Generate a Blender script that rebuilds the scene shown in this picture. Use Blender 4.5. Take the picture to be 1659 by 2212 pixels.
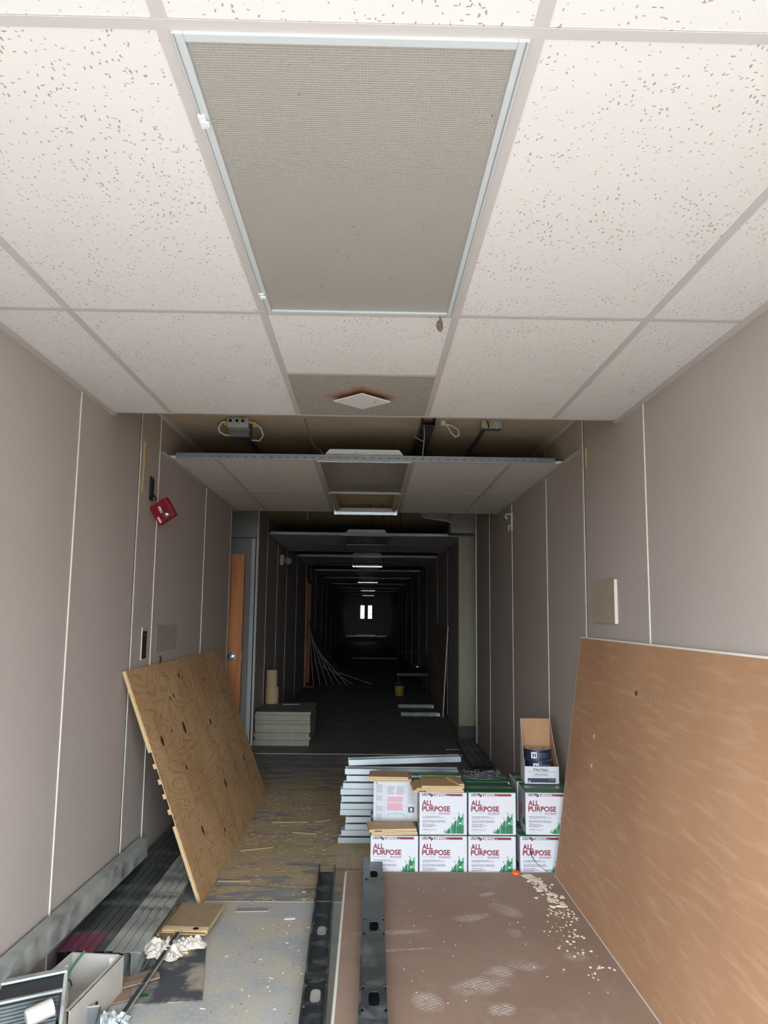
import bpy, bmesh, math, random
from mathutils import Vector, Matrix, noise as mnoise

random.seed(11)
S = bpy.context.scene
COL = S.collection
for o in list(bpy.data.objects):
    bpy.data.objects.remove(o)

# ------------------------------------------------------------------ camera
H = 2.366            # suspended ceiling height
DECK = 2.61          # underside of the roof deck
XL, XR = -1.21, 1.245
YO = -0.75           # edge of an unseen canopy, added behind the camera to shape the daylight
WY = 0.2             # where the side walls begin; before that the added canopy lets daylight in sideways
YAW, PIT, ROL = 0.01778, 0.12942, 0.0114
cam = bpy.data.cameras.new('camera')
cam.sensor_fit = 'VERTICAL'
cam.sensor_height = 24.0
cam.lens = 1692.7 / 2212 * 24.0
cam.clip_start = 0.05
cam.clip_end = 300
co = bpy.data.objects.new('camera', cam)
COL.objects.link(co)
fw = Vector((math.sin(YAW) * math.cos(PIT), math.cos(YAW) * math.cos(PIT), math.sin(PIT)))
r0 = Vector((math.cos(YAW), -math.sin(YAW), 0))
u0 = r0.cross(fw)
rr = math.cos(ROL) * r0 + math.sin(ROL) * u0
uu = -math.sin(ROL) * r0 + math.cos(ROL) * u0
M = Matrix((rr, uu, -fw)).transposed().to_4x4()
M.translation = Vector((0.0414, 0.0, 1.43))
co.matrix_world = M
S.camera = co

# ------------------------------------------------------------------ world, sun, exposure
W = bpy.data.worlds.new('overcast_sky')
S.world = W
W.use_nodes = True
wn = W.node_tree
wn.nodes.clear()
wo = wn.nodes.new('ShaderNodeOutputWorld')
wb = wn.nodes.new('ShaderNodeBackground')
wb.inputs['Color'].default_value = (0.80, 0.90, 1.0, 1)
wb.inputs['Strength'].default_value = 6.0
wn.links.new(wb.outputs[0], wo.inputs[0])

sun = bpy.data.lights.new('sun', 'SUN')
sun.energy = 1.0
sun.color = (1.0, 0.94, 0.86)
sun.angle = math.radians(1.0)
so = bpy.data.objects.new('sun', sun)
COL.objects.link(so)
# high sun behind the opening: lights the ground outside, never reaches the visible floor
so.rotation_euler = Vector((0.35, 0.45, -1.0)).to_track_quat('-Z', 'Y').to_euler()

def portal(name, loc, direction, sx, sy):
    port = bpy.data.lights.new(name, 'AREA')
    port.shape = 'RECTANGLE'
    port.size, port.size_y = sx, sy
    port.cycles.is_portal = True
    po = bpy.data.objects.new(name, port)
    COL.objects.link(po)
    po.location = loc
    po.rotation_euler = Vector(direction).to_track_quat('-Z', 'Z').to_euler()


portal('opening_portal', (0.02, YO - 0.03, 1.2), (0, 1, 0), 5.2, 2.6)
portal('opening_portal', (-2.62, (YO + WY) / 2, 1.2), (1, 0, 0), WY - YO, 2.6)
portal('opening_portal', (2.62, (YO + WY) / 2, 1.2), (-1, 0, 0), WY - YO, 2.6)

S.view_settings.view_transform = 'Standard'
S.view_settings.look = 'None'
S.view_settings.gamma = 1.0
S.view_settings.use_curve_mapping = False
S.view_settings.exposure = 1.65
S.cycles.max_bounces = 10
S.cycles.diffuse_bounces = 6
S.cycles.glossy_bounces = 4
S.cycles.transmission_bounces = 6
S.cycles.transparent_max_bounces = 8
S.cycles.caustics_reflective = False
S.cycles.caustics_refractive = False
S.cycles.sample_clamp_indirect = 8.0
S.cycles.use_denoising = True


# ------------------------------------------------------------------ node helpers
class G:
    def __init__(s, name, rough=0.7, metal=0.0, base=(0.5, 0.5, 0.5)):
        s.m = bpy.data.materials.new(name)
        s.m.use_nodes = True
        s.nt = s.m.node_tree
        s.b = s.nt.nodes['Principled BSDF']
        s.set('Base Color', (*base, 1))
        s.set('Roughness', rough)
        s.set('Metallic', metal)
        s._co = None

    def set(s, k, v):
        if hasattr(v, 'is_linked'):
            s.nt.links.new(v, s.b.inputs[k])
        else:
            s.b.inputs[k].default_value = v

    def n(s, t, ins=None, **kw):
        nd = s.nt.nodes.new(t)
        for k, v in kw.items():
            setattr(nd, k, v)
        for k, v in (ins or {}).items():
            if hasattr(v, 'is_linked'):
                s.nt.links.new(v, nd.inputs[k])
            else:
                nd.inputs[k].default_value = v
        return nd

    def co(s, kind='Object'):
        if s._co is None:
            s._co = s.nt.nodes.new('ShaderNodeTexCoord')
        return s._co.outputs[kind]

    def rnd(s, amt=37.0):
        oi = s.n('ShaderNodeObjectInfo')
        v = s.n('ShaderNodeVectorMath', {0: s.co()}, operation='ADD')
        sc = s.math('MULTIPLY', oi.outputs['Random'], amt)
        s.nt.links.new(sc, v.inputs[1])
        return v.outputs[0]

    def map(s, v, scale=(1, 1, 1), rot=(0, 0, 0), loc=(0, 0, 0)):
        return s.n('ShaderNodeMapping', {'Vector': v, 'Scale': scale, 'Rotation': rot, 'Location': loc}).outputs[0]

    def noise(s, v, scale=5, detail=3, rough=0.5, dist=0.0):
        return s.n('ShaderNodeTexNoise', {'Vector': v, 'Scale': scale, 'Detail': detail, 'Roughness': rough, 'Distortion': dist}).outputs[0]

    def vor(s, v, scale=5, out='Distance', rnd=1.0):
        return s.n('ShaderNodeTexVoronoi', {'Vector': v, 'Scale': scale, 'Randomness': rnd}).outputs[out]

    def math(s, op, a, b=0.0, clamp=False):
        return s.n('ShaderNodeMath', {0: a, 1: b}, operation=op, use_clamp=clamp).outputs[0]

    def ramp(s, f, lo, hi, a=0.0, b=1.0):
        return s.n('ShaderNodeMapRange', {'Value': f, 'From Min': lo, 'From Max': hi, 'To Min': a, 'To Max': b}, clamp=True).outputs[0]

    def mix(s, f, a, b, mode='MIX'):
        nd = s.nt.nodes.new('ShaderNodeMix')
        nd.data_type = 'RGBA'
        nd.blend_type = mode
        for idx, v in ((0, f), (6, a), (7, b)):
            if hasattr(v, 'is_linked'):
                s.nt.links.new(v, nd.inputs[idx])
            elif idx == 0:
                nd.inputs[0].default_value = v
            else:
                nd.inputs[idx].default_value = (*v, 1)
        return nd.outputs[2]

    def xyz(s, v):
        return s.n('ShaderNodeSeparateXYZ', {0: v}).outputs

    def bump(s, h, strength=0.3, dist=0.002):
        s.set('Normal', s.n('ShaderNodeBump', {'Height': h, 'Strength': strength, 'Distance': dist}).outputs[0])

    def col(s, c):
        s.set('Base Color', c)
        return s


def srgb(r, g, b):
    f = lambda c: ((c / 255 + 0.055) / 1.055) ** 2.4 if c > 10 else c / 255 / 12.92
    return (f(r), f(g), f(b))


MATS = {}


def plain(name, c, rough=0.7, metal=0.0, var=0.0, scale=20):
    if name in MATS:
        return MATS[name]
    g = G(name, rough, metal, c)
    if var:
        nz = g.noise(g.co(), scale, 3)
        k = g.ramp(nz, 0.25, 0.75)
        g.col(g.mix(k, tuple(x * (1 - var) for x in c), tuple(min(1, x * (1 + var)) for x in c)))
    MATS[name] = g.m
    return g.m


def m_tile():
    g = G('ceiling_tile', 0.95)
    v = g.rnd()
    base = g.mix(g.noise(v, 3, 2), srgb(219, 215, 212), srgb(225, 221, 218))
    warp = g.n('ShaderNodeVectorMath', {0: v, 1: g.n('ShaderNodeVectorMath', {0: g.n('ShaderNodeTexNoise', {'Vector': v, 'Scale': 110.0}).outputs[1], 1: (0.007, 0.007, 0.0)}, operation='MULTIPLY').outputs[0]}, operation='ADD').outputs[0]
    d1 = g.vor(g.map(warp, (1, 0.38, 1), (0, 0, 0.5)), 105)
    d2 = g.vor(g.map(warp, (0.42, 1, 1), (0, 0, 0.35)), 90)
    d3 = g.vor(v, 170)
    dens = g.ramp(g.noise(v, 9, 2), 0.34, 0.68, 0.11, 0.215)
    f1 = g.math('LESS_THAN', d1, dens)
    f2 = g.math('LESS_THAN', d2, g.math('MULTIPLY', dens, 0.8))
    f3 = g.math('LESS_THAN', d3, 0.13)
    f = g.math('MAXIMUM', f1, f2)
    c = g.mix(f, base, srgb(160, 154, 147))
    c = g.mix(g.math('MULTIPLY', f3, 0.35), c, srgb(180, 176, 170))
    g.col(c)
    g.bump(g.math('SUBTRACT', 1.0, f), 0.5, 0.002)
    return g.m


def m_wall():
    g = G('taupe_vinyl_panel', 0.72)
    v = g.co()
    fab = g.noise(g.map(v, (1, 1, 0.35)), 420, 2)
    big = g.noise(v, 1.6, 3)
    c = g.mix(g.ramp(fab, 0.3, 0.7), srgb(172, 159, 151), srgb(190, 178, 170))
    c = g.mix(g.ramp(big, 0.3, 0.75, 0, 0.35), c, srgb(160, 152, 140))
    g.col(c)
    g.bump(fab, 0.25, 0.0008)
    return g.m


def m_floor():
    g = G('worn_floor', 0.62)
    v = g.co()
    x, y, z = g.xyz(v)
    grey = g.mix(g.ramp(g.noise(v, 2.3, 5), 0.3, 0.7), srgb(158, 163, 169), srgb(182, 185, 187))
    # near bay: light dust
    dust = g.ramp(g.noise(g.map(v, (1.4, 2.2, 1)), 2.2, 8, 0.62), 0.39, 0.57, 0, 0.85)
    near = g.mix(dust, grey, srgb(192, 184, 166))
    fine = g.ramp(g.noise(v, 55, 4, 0.7), 0.46, 0.68, 0, 0.6)
    near = g.mix(fine, near, srgb(206, 198, 180))
    # second bay: torn adhesive backing, streaks across the corridor
    dark = g.mix(g.ramp(g.noise(v, 5, 4), 0.3, 0.7), srgb(122, 125, 130), srgb(156, 159, 163))
    st = g.noise(g.map(v, (1.0, 3.6, 1)), 2.6, 8, 0.66, 0.6)
    stc = g.mix(g.ramp(g.noise(g.map(v, (6, 40, 1)), 4, 4, 0.7), 0.35, 0.65), srgb(154, 136, 106), srgb(214, 195, 158))
    fallx = g.ramp(x, 0.2, 1.1, 0.0, 0.14)
    far = g.ramp(y, 6.3, 8.0, 0.0, 0.16)
    nearf = g.ramp(y, 4.1, 4.7, 0.12, 0.0)
    th = g.math('ADD', g.math('ADD', g.math('ADD', fallx, far), nearf), 0.405)
    mk = g.ramp(g.math('SUBTRACT', st, th), 0.0, 0.035)
    mid = g.mix(mk, dark, stc)
    # far bay: plain dark floor with scuffs
    fb = g.mix(g.ramp(g.noise(v, 3, 5, 0.6), 0.35, 0.75), srgb(118, 116, 112), srgb(144, 140, 132))
    s1 = g.ramp(y, 4.12, 4.16)
    s2 = g.ramp(y, 8.27, 8.30)
    c = g.mix(s1, near, mid)
    c = g.mix(s2, c, fb)
    g.col(c)
    hh = g.math('ADD', g.math('MULTIPLY', g.math('MULTIPLY', mk, s1), 1.0), g.noise(v, 60, 3))
    g.bump(hh, 0.4, 0.002)
    g.set('Roughness', g.ramp(g.noise(v, 4, 4), 0.3, 0.7, 0.5, 0.8))
    return g.m


def m_ply():
    g = G('plywood_face', 0.65)
    v = g.co()
    # rotary-cut veneer contours (board lies in local x / y)
    n1 = g.noise(g.map(v, (4.6, 0.9, 1), loc=(3, 1, 0)), 1.25, 2.0, 0.4, 0.35)
    rings = g.math('SINE', g.math('MULTIPLY', n1, 125.0))
    n2 = g.noise(g.map(v, (7, 2, 1)), 3, 3)
    lines = g.math('MULTIPLY', g.ramp(rings, 0.1, 1.0), g.ramp(n2, 0.3, 0.65))
    base = g.mix(g.ramp(g.noise(v, 2.2, 3), 0.3, 0.7), srgb(188, 150, 106), srgb(214, 178, 132))
    red = g.ramp(g.noise(g.map(v, (1.5, 4, 1)), 1.7, 2), 0.52, 0.7, 0, 0.55)
    base = g.mix(red, base, srgb(172, 126, 82))
    c = g.mix(g.math('MULTIPLY', lines, 0.55), base, srgb(134, 98, 62))
    fl = g.ramp(g.noise(g.map(v, (22, 90, 1)), 3, 4, 0.7), 0.60, 0.75, 0, 0.5)
    c = g.mix(fl, c, srgb(98, 72, 46))
    # pale scuffs
    sc = g.ramp(g.noise(g.map(v, (2, 9, 1), rot=(0, 0, 1.25)), 2.4, 6, 0.7), 0.66, 0.74, 0, 0.45)
    c = g.mix(sc, c, srgb(196, 176, 144))
    g.col(c)
    g.bump(lines, 0.15, 0.001)
    return g.m


def m_plyedge(name='plywood_edge'):
    g = G(name, 0.75)
    v = g.co()
    x, y, z = g.xyz(v)
    b = g.math('SINE', g.math('MULTIPLY', z, 2 * math.pi / 0.0085))
    nz = g.noise(g.map(v, (8, 30, 60)), 6, 4)
    c = g.mix(g.ramp(b, -0.3, 0.4), srgb(156, 126, 84), srgb(226, 202, 158))
    c = g.mix(g.ramp(nz, 0.55, 0.8, 0, 0.6), c, srgb(130, 98, 60))
    return g.col(c).m


def m_paper(name, a, b, dusty):
    g = G(name, 0.75)
    v = g.co()
    base = g.mix(g.ramp(g.noise(v, 1.6, 4), 0.3, 0.7), a, b)
    fib = g.noise(g.map(v, (1, 5, 1)), 90, 3)
    base = g.mix(g.ramp(fib, 0.35, 0.7, 0, 0.18), base, tuple(x * 0.75 for x in a))
    if dusty:
        sc = g.ramp(g.noise(g.map(v, (1.6, 1.0, 1), rot=(0, 0, 0.3)), 4.5, 8, 0.72), 0.52, 0.76, 0, 0.5)
        c = g.mix(sc, base, srgb(176, 160, 144))
        # dusty boot prints: ellipse masks filled with tread ridges
        tot = None
        for (px, py, rx, ry, ang) in ((0.78, 1.89, .055, .12, 0.5), (0.60, 1.80, .10, .05, 0.35), (0.77, 1.62, .035, .06, 0.1), (0.55, 1.13, .13, .075, 0.45), (0.64, 1.24, .07, .06, 0.4),
                                      (0.34, 1.00, .06, .085, 0.2), (0.30, 0.80, .10, .05, 0.1), (0.75, 1.30, .08, .05, -0.3), (0.98, 1.38, .05, .055, 0.2), (0.60, 0.95, .06, .05, 0.5), (0.72, 2.1, .06, .025, 0.5), (0.22, 1.62, .17, .03, 0.12), (0.25, 1.44, .2, .012, 0.15)):
            mp = g.n('ShaderNodeMapping', {'Vector': v, 'Location': (px, py, 0), 'Rotation': (0, 0, ang), 'Scale': (rx, ry, 1)}, vector_type='TEXTURE').outputs[0]
            mx, my, mz = g.xyz(mp)
            d = g.math('SQRT', g.math('ADD', g.math('MULTIPLY', mx, mx), g.math('MULTIPLY', my, my)))
            k = g.ramp(g.math('ADD', d, g.math('MULTIPLY', g.noise(v, 22, 4, 0.7), 0.7)), 0.85, 1.4, 1.0, 0.0)
            tot = k if tot is None else g.math('MAXIMUM', tot, k)
        xx, yy, zz = g.xyz(v)
        tread = g.math('MULTIPLY', g.math('SINE', g.math('ADD', g.math('MULTIPLY', yy, 300.0), g.math('MULTIPLY', g.noise(v, 20, 2), 9.0))), g.math('SINE', g.math('ADD', g.math('MULTIPLY', xx, 210.0), g.math('MULTIPLY', g.noise(v, 16, 2), 8.0))))
        tot = g.math('MULTIPLY', tot, g.ramp(tread, -0.35, 0.35, 0.15, 1.0))
        tot = g.math('MULTIPLY', tot, g.ramp(g.noise(v, 14, 5, 0.7), 0.32, 0.55))
        c = g.mix(g.math('MULTIPLY', tot, 0.95), c, srgb(204, 194, 184))
    else:
        sc = g.ramp(g.noise(g.map(v, (17, 1.9, 1), rot=(0, 0, 0.5)), 1.9, 4, 0.6), 0.50, 0.78, 0, 0.42)
        c = g.mix(sc, base, srgb(206, 178, 146))
    g.col(c)
    g.bump(fib, 0.1, 0.0005)
    return g.m


def m_galv(name, c, rough, dustc=None, dust=0.0):
    g = G(name, rough, 0.9)
    v = g.co()
    sp = g.vor(v, 60, 'Color')
    nz = g.noise(v, 4, 2)
    cc = g.mix(g.ramp(nz, 0.3, 0.7), tuple(x * 0.8 for x in c), c)
    if dustc:
        d = g.ramp(g.noise(v, 9, 7, 0.65), 0.62 - dust, 0.80 - dust * 0.6)
        cc = g.mix(d, cc, dustc)
        g.set('Metallic', g.ramp(d, 0, 1, 0.85, 0.1))
        g.set('Roughness', g.ramp(d, 0, 1, rough, 0.85))
    else:
        g.set('Roughness', g.ramp(nz, 0.3, 0.7, rough * 0.8, rough * 1.2))
    g.col(cc)
    return g.m


def m_lens(name, c):
    g = G(name, 0.28)
    v = g.co()
    x, y, z = g.xyz(v)
    k = 2 * math.pi / 0.0125
    a = g.math('SINE', g.math('MULTIPLY', g.math('ADD', x, y), k))
    b = g.math('SINE', g.math('MULTIPLY', g.math('SUBTRACT', x, y), k))
    hgt = g.math('MULTIPLY', g.math('MULTIPLY', a, b), 0.5)
    g.col(g.mix(g.noise(v, 1.5, 2), c, tuple(t * 1.06 for t in c)))
    g.bump(hgt, 0.45, 0.0025)
    return g.m


def m_wood(name, a, b):
    g = G(name, 0.55)
    v = g.co()
    n1 = g.noise(g.map(v, (9, 9, 0.8)), 3, 4, 0.6, 0.4)
    return g.col(g.mix(g.ramp(n1, 0.3, 0.7), a, b)).m


def m_diffuser():
    g = G('dusty_vent_panel', 0.8)
    v = g.co()
    x, y, z = g.xyz(v)
    d = g.math('ADD', g.math('ABSOLUTE', x), g.math('ABSOLUTE', y))
    wob = g.math('MULTIPLY', g.noise(v, 9, 4), 0.09)
    rust = g.ramp(g.math('ADD', d, wob), 0.155, 0.235, 0.95, 0.0)
    base = g.mix(g.ramp(g.noise(v, 40, 5, 0.7), 0.3, 0.7), srgb(150, 143, 134), srgb(170, 164, 156))
    g.col(g.mix(rust, base, srgb(150, 98, 66)))
    return g.m


def m_mat():
    g = G('dusty_black_mat', 0.85)
    v = g.co()
    d = g.ramp(g.noise(v, 5, 8, 0.65, 0.4), 0.46, 0.60)
    g.col(g.mix(d, srgb(72, 74, 80), srgb(164, 154, 136)))
    return g.m


def m_glass():
    g = G('clear_glass', 0.02, 0, (0.95, 0.97, 0.97))
    g.set('Transmission Weight', 1.0)
    return g.m


def m_pane(name, gloss, tint):
    m = bpy.data.materials.new(name)
    m.use_nodes = True
    nt = m.node_tree
    nt.nodes.clear()
    out = nt.nodes.new('ShaderNodeOutputMaterial')
    mx = nt.nodes.new('ShaderNodeMixShader')
    tr = nt.nodes.new('ShaderNodeBsdfTransparent')
    gl = nt.nodes.new('ShaderNodeBsdfGlossy')
    gl.inputs['Roughness'].default_value = 0.05
    mx.inputs[0].default_value = gloss
    tr.inputs[0].default_value = (*tint, 1)
    nt.links.new(tr.outputs[0], mx.inputs[1])
    nt.links.new(gl.outputs[0], mx.inputs[2])
    nt.links.new(mx.outputs[0], out.inputs[0])
    return m


TILE = m_tile()
WALL = m_wall()
FLOOR = m_floor()
PLY = m_ply()
PLYE = m_plyedge()
PAPER_LEAN = m_paper('brown_paper_face', srgb(166, 124, 92), srgb(180, 138, 104), False)
PAPER_FLAT = m_paper('dusty_brown_paper_face', srgb(146, 121, 105), srgb(162, 137, 120), True)
GYP = plain('white_gypsum', srgb(222, 218, 208), 0.9, 0, 0.06)
GALV = m_galv('galvanized_steel', (0.30, 0.32, 0.32), 0.36)
GALVD = m_galv('dusty_galvanized_steel', (0.46, 0.49, 0.48), 0.45, srgb(172, 174, 164), 0.26)
GALVK = m_galv('dark_galvanized_steel', (0.17, 0.19, 0.20), 0.40, srgb(112, 114, 112), 0.12)
LENS = m_lens('prismatic_acrylic', srgb(163, 158, 151))
LENSD = m_lens('prismatic_acrylic_far', srgb(150, 138, 124))
WHITE = plain('white_enamel', srgb(225, 226, 226), 0.4)
FRAMEP = plain('light_frame_enamel', srgb(196, 200, 203), 0.4)
TEE = plain('white_tee_paint', srgb(196, 188, 186), 0.5)
WEB = m_galv('steel_runner_web', (0.26, 0.27, 0.27), 0.5)
STRIP = plain('cream_joint_strip', srgb(206, 199, 187), 0.55)
DECKM = plain('tan_roof_board', srgb(196, 180, 154), 0.9, 0, 0.10, 6)
DOORW = m_wood('orange_oak_veneer', srgb(150, 88, 40), srgb(186, 116, 58))
FRAMEW = m_wood('orange_jamb_wood', srgb(170, 98, 48), srgb(200, 126, 66))
GREYP = plain('grey_paint', srgb(150, 148, 144), 0.5, 0, 0.05)
OLIVE = plain('olive_drywall', srgb(166, 160, 138), 0.85, 0, 0.06)
DARKBASE = plain('dark_vinyl_base', srgb(80, 78, 74), 0.6)
CARTON = plain('white_carton', srgb(206, 206, 210), 0.6, 0, 0.03)
GREEN = plain('green_carton', srgb(34, 104, 68), 0.5, 0, 0.1)
CLEAR = plain('glossy_packing_tape', srgb(120, 128, 112), 0.15, 0, 0.15)
MAROON = plain('print_maroon', srgb(126, 26, 50), 0.5)
INK = plain('print_dark', srgb(52, 54, 58), 0.5)
GREYINK = plain('print_grey', srgb(150, 150, 155), 0.5)
PINK = plain('print_pink', srgb(214, 130, 145), 0.5)
GREEN2 = plain('print_green_light', srgb(92, 160, 122), 0.5)
GREEN3 = plain('print_green_mid', srgb(52, 128, 88), 0.5)
GREEN4 = plain('print_green_dark', srgb(30, 104, 66), 0.5)
PALEGREEN = plain('print_pale_green', srgb(178, 204, 190), 0.5)
PRINTWHITE = plain('print_white', srgb(238, 238, 240), 0.5)
NAVY = plain('print_navy', srgb(34, 42, 66), 0.4)
KRAFT = plain('kraft_cardboard', srgb(172, 132, 96), 0.85, 0, 0.06)
SCRAPC = plain('grey_brown_cardboard', srgb(148, 126, 106), 0.9, 0, 0.1)
BLACK = plain('black_plastic', srgb(34, 34, 36), 0.5)
BLACKIN = plain('black_recess', srgb(18, 18, 18), 0.8)
REDP = plain('red_alarm_plastic', srgb(128, 12, 32), 0.4)
CREAMLBL = plain('cream_label', srgb(222, 196, 168), 0.5)
YELLOW = plain('yellow_tag', srgb(196, 176, 60), 0.6)
ORANGE = plain('orange_plastic', srgb(228, 100, 36), 0.45)
BLUEW = plain('blue_wire', srgb(40, 50, 96), 0.5)
GREENW = plain('green_wire', srgb(62, 120, 100), 0.5)
TANWOOD = m_wood('birch_offcut', srgb(190, 158, 116), srgb(206, 176, 134))
TANEDGE = m_plyedge('offcut_edge')
GLUE = plain('amber_glue', srgb(176, 142, 92), 0.6)
PAPERW = plain('crumpled_paper', srgb(206, 196, 184), 0.9, 0, 0.06)
BOARD = plain('fibre_tile_edge', srgb(172, 168, 148), 0.9, 0, 0.10, 14)
BOARDT = plain('fibre_tile_face', srgb(140, 140, 134), 0.9, 0, 0.06, 6)
ROLL = plain('beige_roll', srgb(198, 172, 132), 0.85)
GREYW = plain('grey_scrim', srgb(104, 104, 108), 0.9, 0, 0.2, 50)
CHIP = plain('wood_chip', srgb(152, 131, 100), 0.9, 0, 0.3, 3)
CRUMB = plain('plaster_crumb', srgb(226, 212, 188), 0.9, 0, 0.08)
MATM = m_mat()
GLASS = m_glass()
PANE = m_pane('dirty_window_glass', 0.08, (0.3, 0.3, 0.3))
DOME = m_pane('clear_dome_plastic', 0.22, (0.9, 0.88, 0.88))
DIFF = m_diffuser()
PUTTY = plain('tan_plate', srgb(168, 154, 132), 0.7, 0, 0.08)
BEIGEP = plain('beige_enamel', srgb(186, 180, 170), 0.5, 0, 0.06)
MAGENTA = plain('red_marking_paint', srgb(118, 60, 80), 0.55, 0, 0.35, 12)
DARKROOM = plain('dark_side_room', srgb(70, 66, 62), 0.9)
GROUNDM = plain('outdoor_concrete', srgb(106, 102, 97), 0.9, 0, 0.08, 1)
PLASTIC = plain('clear_plastic_film', srgb(200, 205, 205), 0.12)
YBUCKET = plain('yellow_bucket_plastic', srgb(170, 140, 40), 0.5)
CHROME = plain('brushed_chrome', (0.75, 0.75, 0.74), 0.22, 1.0)
STEELWHITE = plain('white_trim_paint', srgb(206, 206, 202), 0.5)


# ------------------------------------------------------------------ mesh helpers
class MB:
    """collects shapes, builds ONE mesh object"""
    def __init__(s):
        s.v, s.f, s.mi, s.sm, s.mats = [], [], [], [], []

    def mid(s, m):
        if m not in s.mats:
            s.mats.append(m)
        return s.mats.index(m)

    def add(s, vs, fs, m, smooth=False):
        k = len(s.v)
        i = s.mid(m)
        s.v += [tuple(p) for p in vs]
        for f in fs:
            s.f.append([k + j for j in f])
            s.mi.append(i)
            s.sm.append(smooth)
        return s

    def box(s, a, b, m, mat=None, bev=0.0):
        (x0, y0, z0), (x1, y1, z1) = a, b
        if bev:
            bm = bmesh.new()
            bmesh.ops.create_cube(bm, size=1)
            for v in bm.verts:
                v.co = Vector(((x0 + x1) / 2 + v.co.x * (x1 - x0), (y0 + y1) / 2 + v.co.y * (y1 - y0), (z0 + z1) / 2 + v.co.z * (z1 - z0)))
            bmesh.ops.bevel(bm, geom=bm.edges[:], offset=bev, segments=2, affect='EDGES', profile=0.6)
            vs = [v.co.copy() for v in bm.verts]
            bm.verts.index_update()
            fs = [[v.index for v in f.verts] for f in bm.faces]
            bm.free()
        else:
            vs = [Vector(p) for p in ((x0, y0, z0), (x1, y0, z0), (x1, y1, z0), (x0, y1, z0), (x0, y0, z1), (x1, y0, z1), (x1, y1, z1), (x0, y1, z1))]
            fs = [(0, 3, 2, 1), (4, 5, 6, 7), (0, 1, 5, 4), (1, 2, 6, 5), (2, 3, 7, 6), (3, 0, 4, 7)]
        if mat is not None:
            vs = [mat @ p for p in vs]
        return s.add(vs, fs, m)

    def prism(s, poly, axis, t0, t1, m, mat=None):
        """poly: list of 2-D points; extruded along axis 0/1/2"""
        def P(p, t):
            if axis == 0:
                return Vector((t, p[0], p[1]))
            if axis == 1:
                return Vector((p[0], t, p[1]))
            return Vector((p[0], p[1], t))
        n = len(poly)
        vs = [P(p, t0) for p in poly] + [P(p, t1) for p in poly]
        if mat is not None:
            vs = [mat @ p for p in vs]
        area = sum(poly[i][0] * poly[(i + 1) % n][1] - poly[(i + 1) % n][0] * poly[i][1] for i in range(n))
        fl = (area > 0) != (axis == 1)
        fs = [list(range(n))[::-1], list(range(n, 2 * n))] + [(i, (i + 1) % n, n + (i + 1) % n, n + i) for i in range(n)]
        if not fl:
            fs = [list(f)[::-1] for f in fs]
        return s.add(vs, fs, m)

    def tube(s, pts, r, m, n=8, caps=True):
        pts = [Vector(p) for p in pts]
        rs = r if isinstance(r, (list, tuple)) else [r] * len(pts)
        vs, fs = [], []
        up = None
        for i, p in enumerate(pts):
            t = (pts[min(i + 1, len(pts) - 1)] - pts[max(i - 1, 0)]).normalized()
            if up is None:
                up = t.orthogonal().normalized()
            up = (up - t * up.dot(t))
            up = up.normalized() if up.length > 1e-6 else t.orthogonal().normalized()
            sd = t.cross(up)
            for k in range(n):
                a = 2 * math.pi * k / n
                vs.append(p + (up * math.cos(a) + sd * math.sin(a)) * rs[i])
        for i in range(len(pts) - 1):
            for k in range(n):
                fs.append((i * n + k, i * n + (k + 1) % n, (i + 1) * n + (k + 1) % n, (i + 1) * n + k))
        s.add(vs, fs, m, True)
        if caps:
            s.add(vs[:n], [list(range(n))[::-1]], m)
            s.add(vs[-n:], [list(range(n))], m)
        return s

    def cyl(s, p0, p1, r, m, n=20):
        return s.tube([p0, p1], r, m, n)

    def ring(s, c, r0, r1, z0, z1, m, mtop=None, n=32):
        """upright hollow roll"""
        vs = []
        for (r, z) in ((r0, z0), (r1, z0), (r1, z1), (r0, z1)):
            for k in range(n):
                a = 2 * math.pi * k / n
                vs.append((c[0] + r * math.cos(a), c[1] + r * math.sin(a), z))
        for q in range(4):
            fs = []
            for k in range(n):
                a, b = q * n, ((q + 1) % 4) * n
                fs.append((a + k, a + (k + 1) % n, b + (k + 1) % n, b + k))
            s.add(vs, fs, (mtop or m) if q in (0, 2, 3) else m, q in (1, 3))
        return s

    def build(s, name, parent=None, loc=None, rot=None, world=None):
        me = bpy.data.meshes.new(name)
        me.from_pydata(s.v, [], s.f)
        for m in s.mats:
            me.materials.append(m)
        me.polygons.foreach_set('material_index', s.mi)
        me.polygons.foreach_set('use_smooth', s.sm)
        me.update()
        o = bpy.data.objects.new(name, me)
        COL.objects.link(o)
        if parent:
            o.parent = parent
        if loc:
            o.location = loc
        if rot:
            o.rotation_euler = rot
        if world is not None:
            o.matrix_world = world
        return o


def tag(o, label, cat, group=None, kind=None):
    o['label'] = label
    o['category'] = cat
    if group:
        o['group'] = group
    if kind:
        o['kind'] = kind
    return o


def struct(o, label=None):
    o['kind'] = 'structure'
    if label:
        o['label'] = label
        o['category'] = 'structure'
    return o


def thing(name, label, cat, loc=(0, 0, 0), rot=(0, 0, 0), group=None):
    o = bpy.data.objects.new(name, None)
    o.empty_display_size = 0.1
    COL.objects.link(o)
    o.location = loc
    o.rotation_euler = rot
    return tag(o, label, cat, group)


def copy_tree(o, parent=None):
    c = o.copy()
    COL.objects.link(c)
    if parent:
        c.parent = parent
    for ch in list(o.children):
        copy_tree(ch, c)
    return c


ORD = ['first', 'second', 'third', 'fourth', 'fifth', 'sixth', 'seventh', 'eighth', 'ninth', 'tenth', 'eleventh', 'twelfth', 'thirteenth', 'fourteenth']

_TXT = {}


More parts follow.
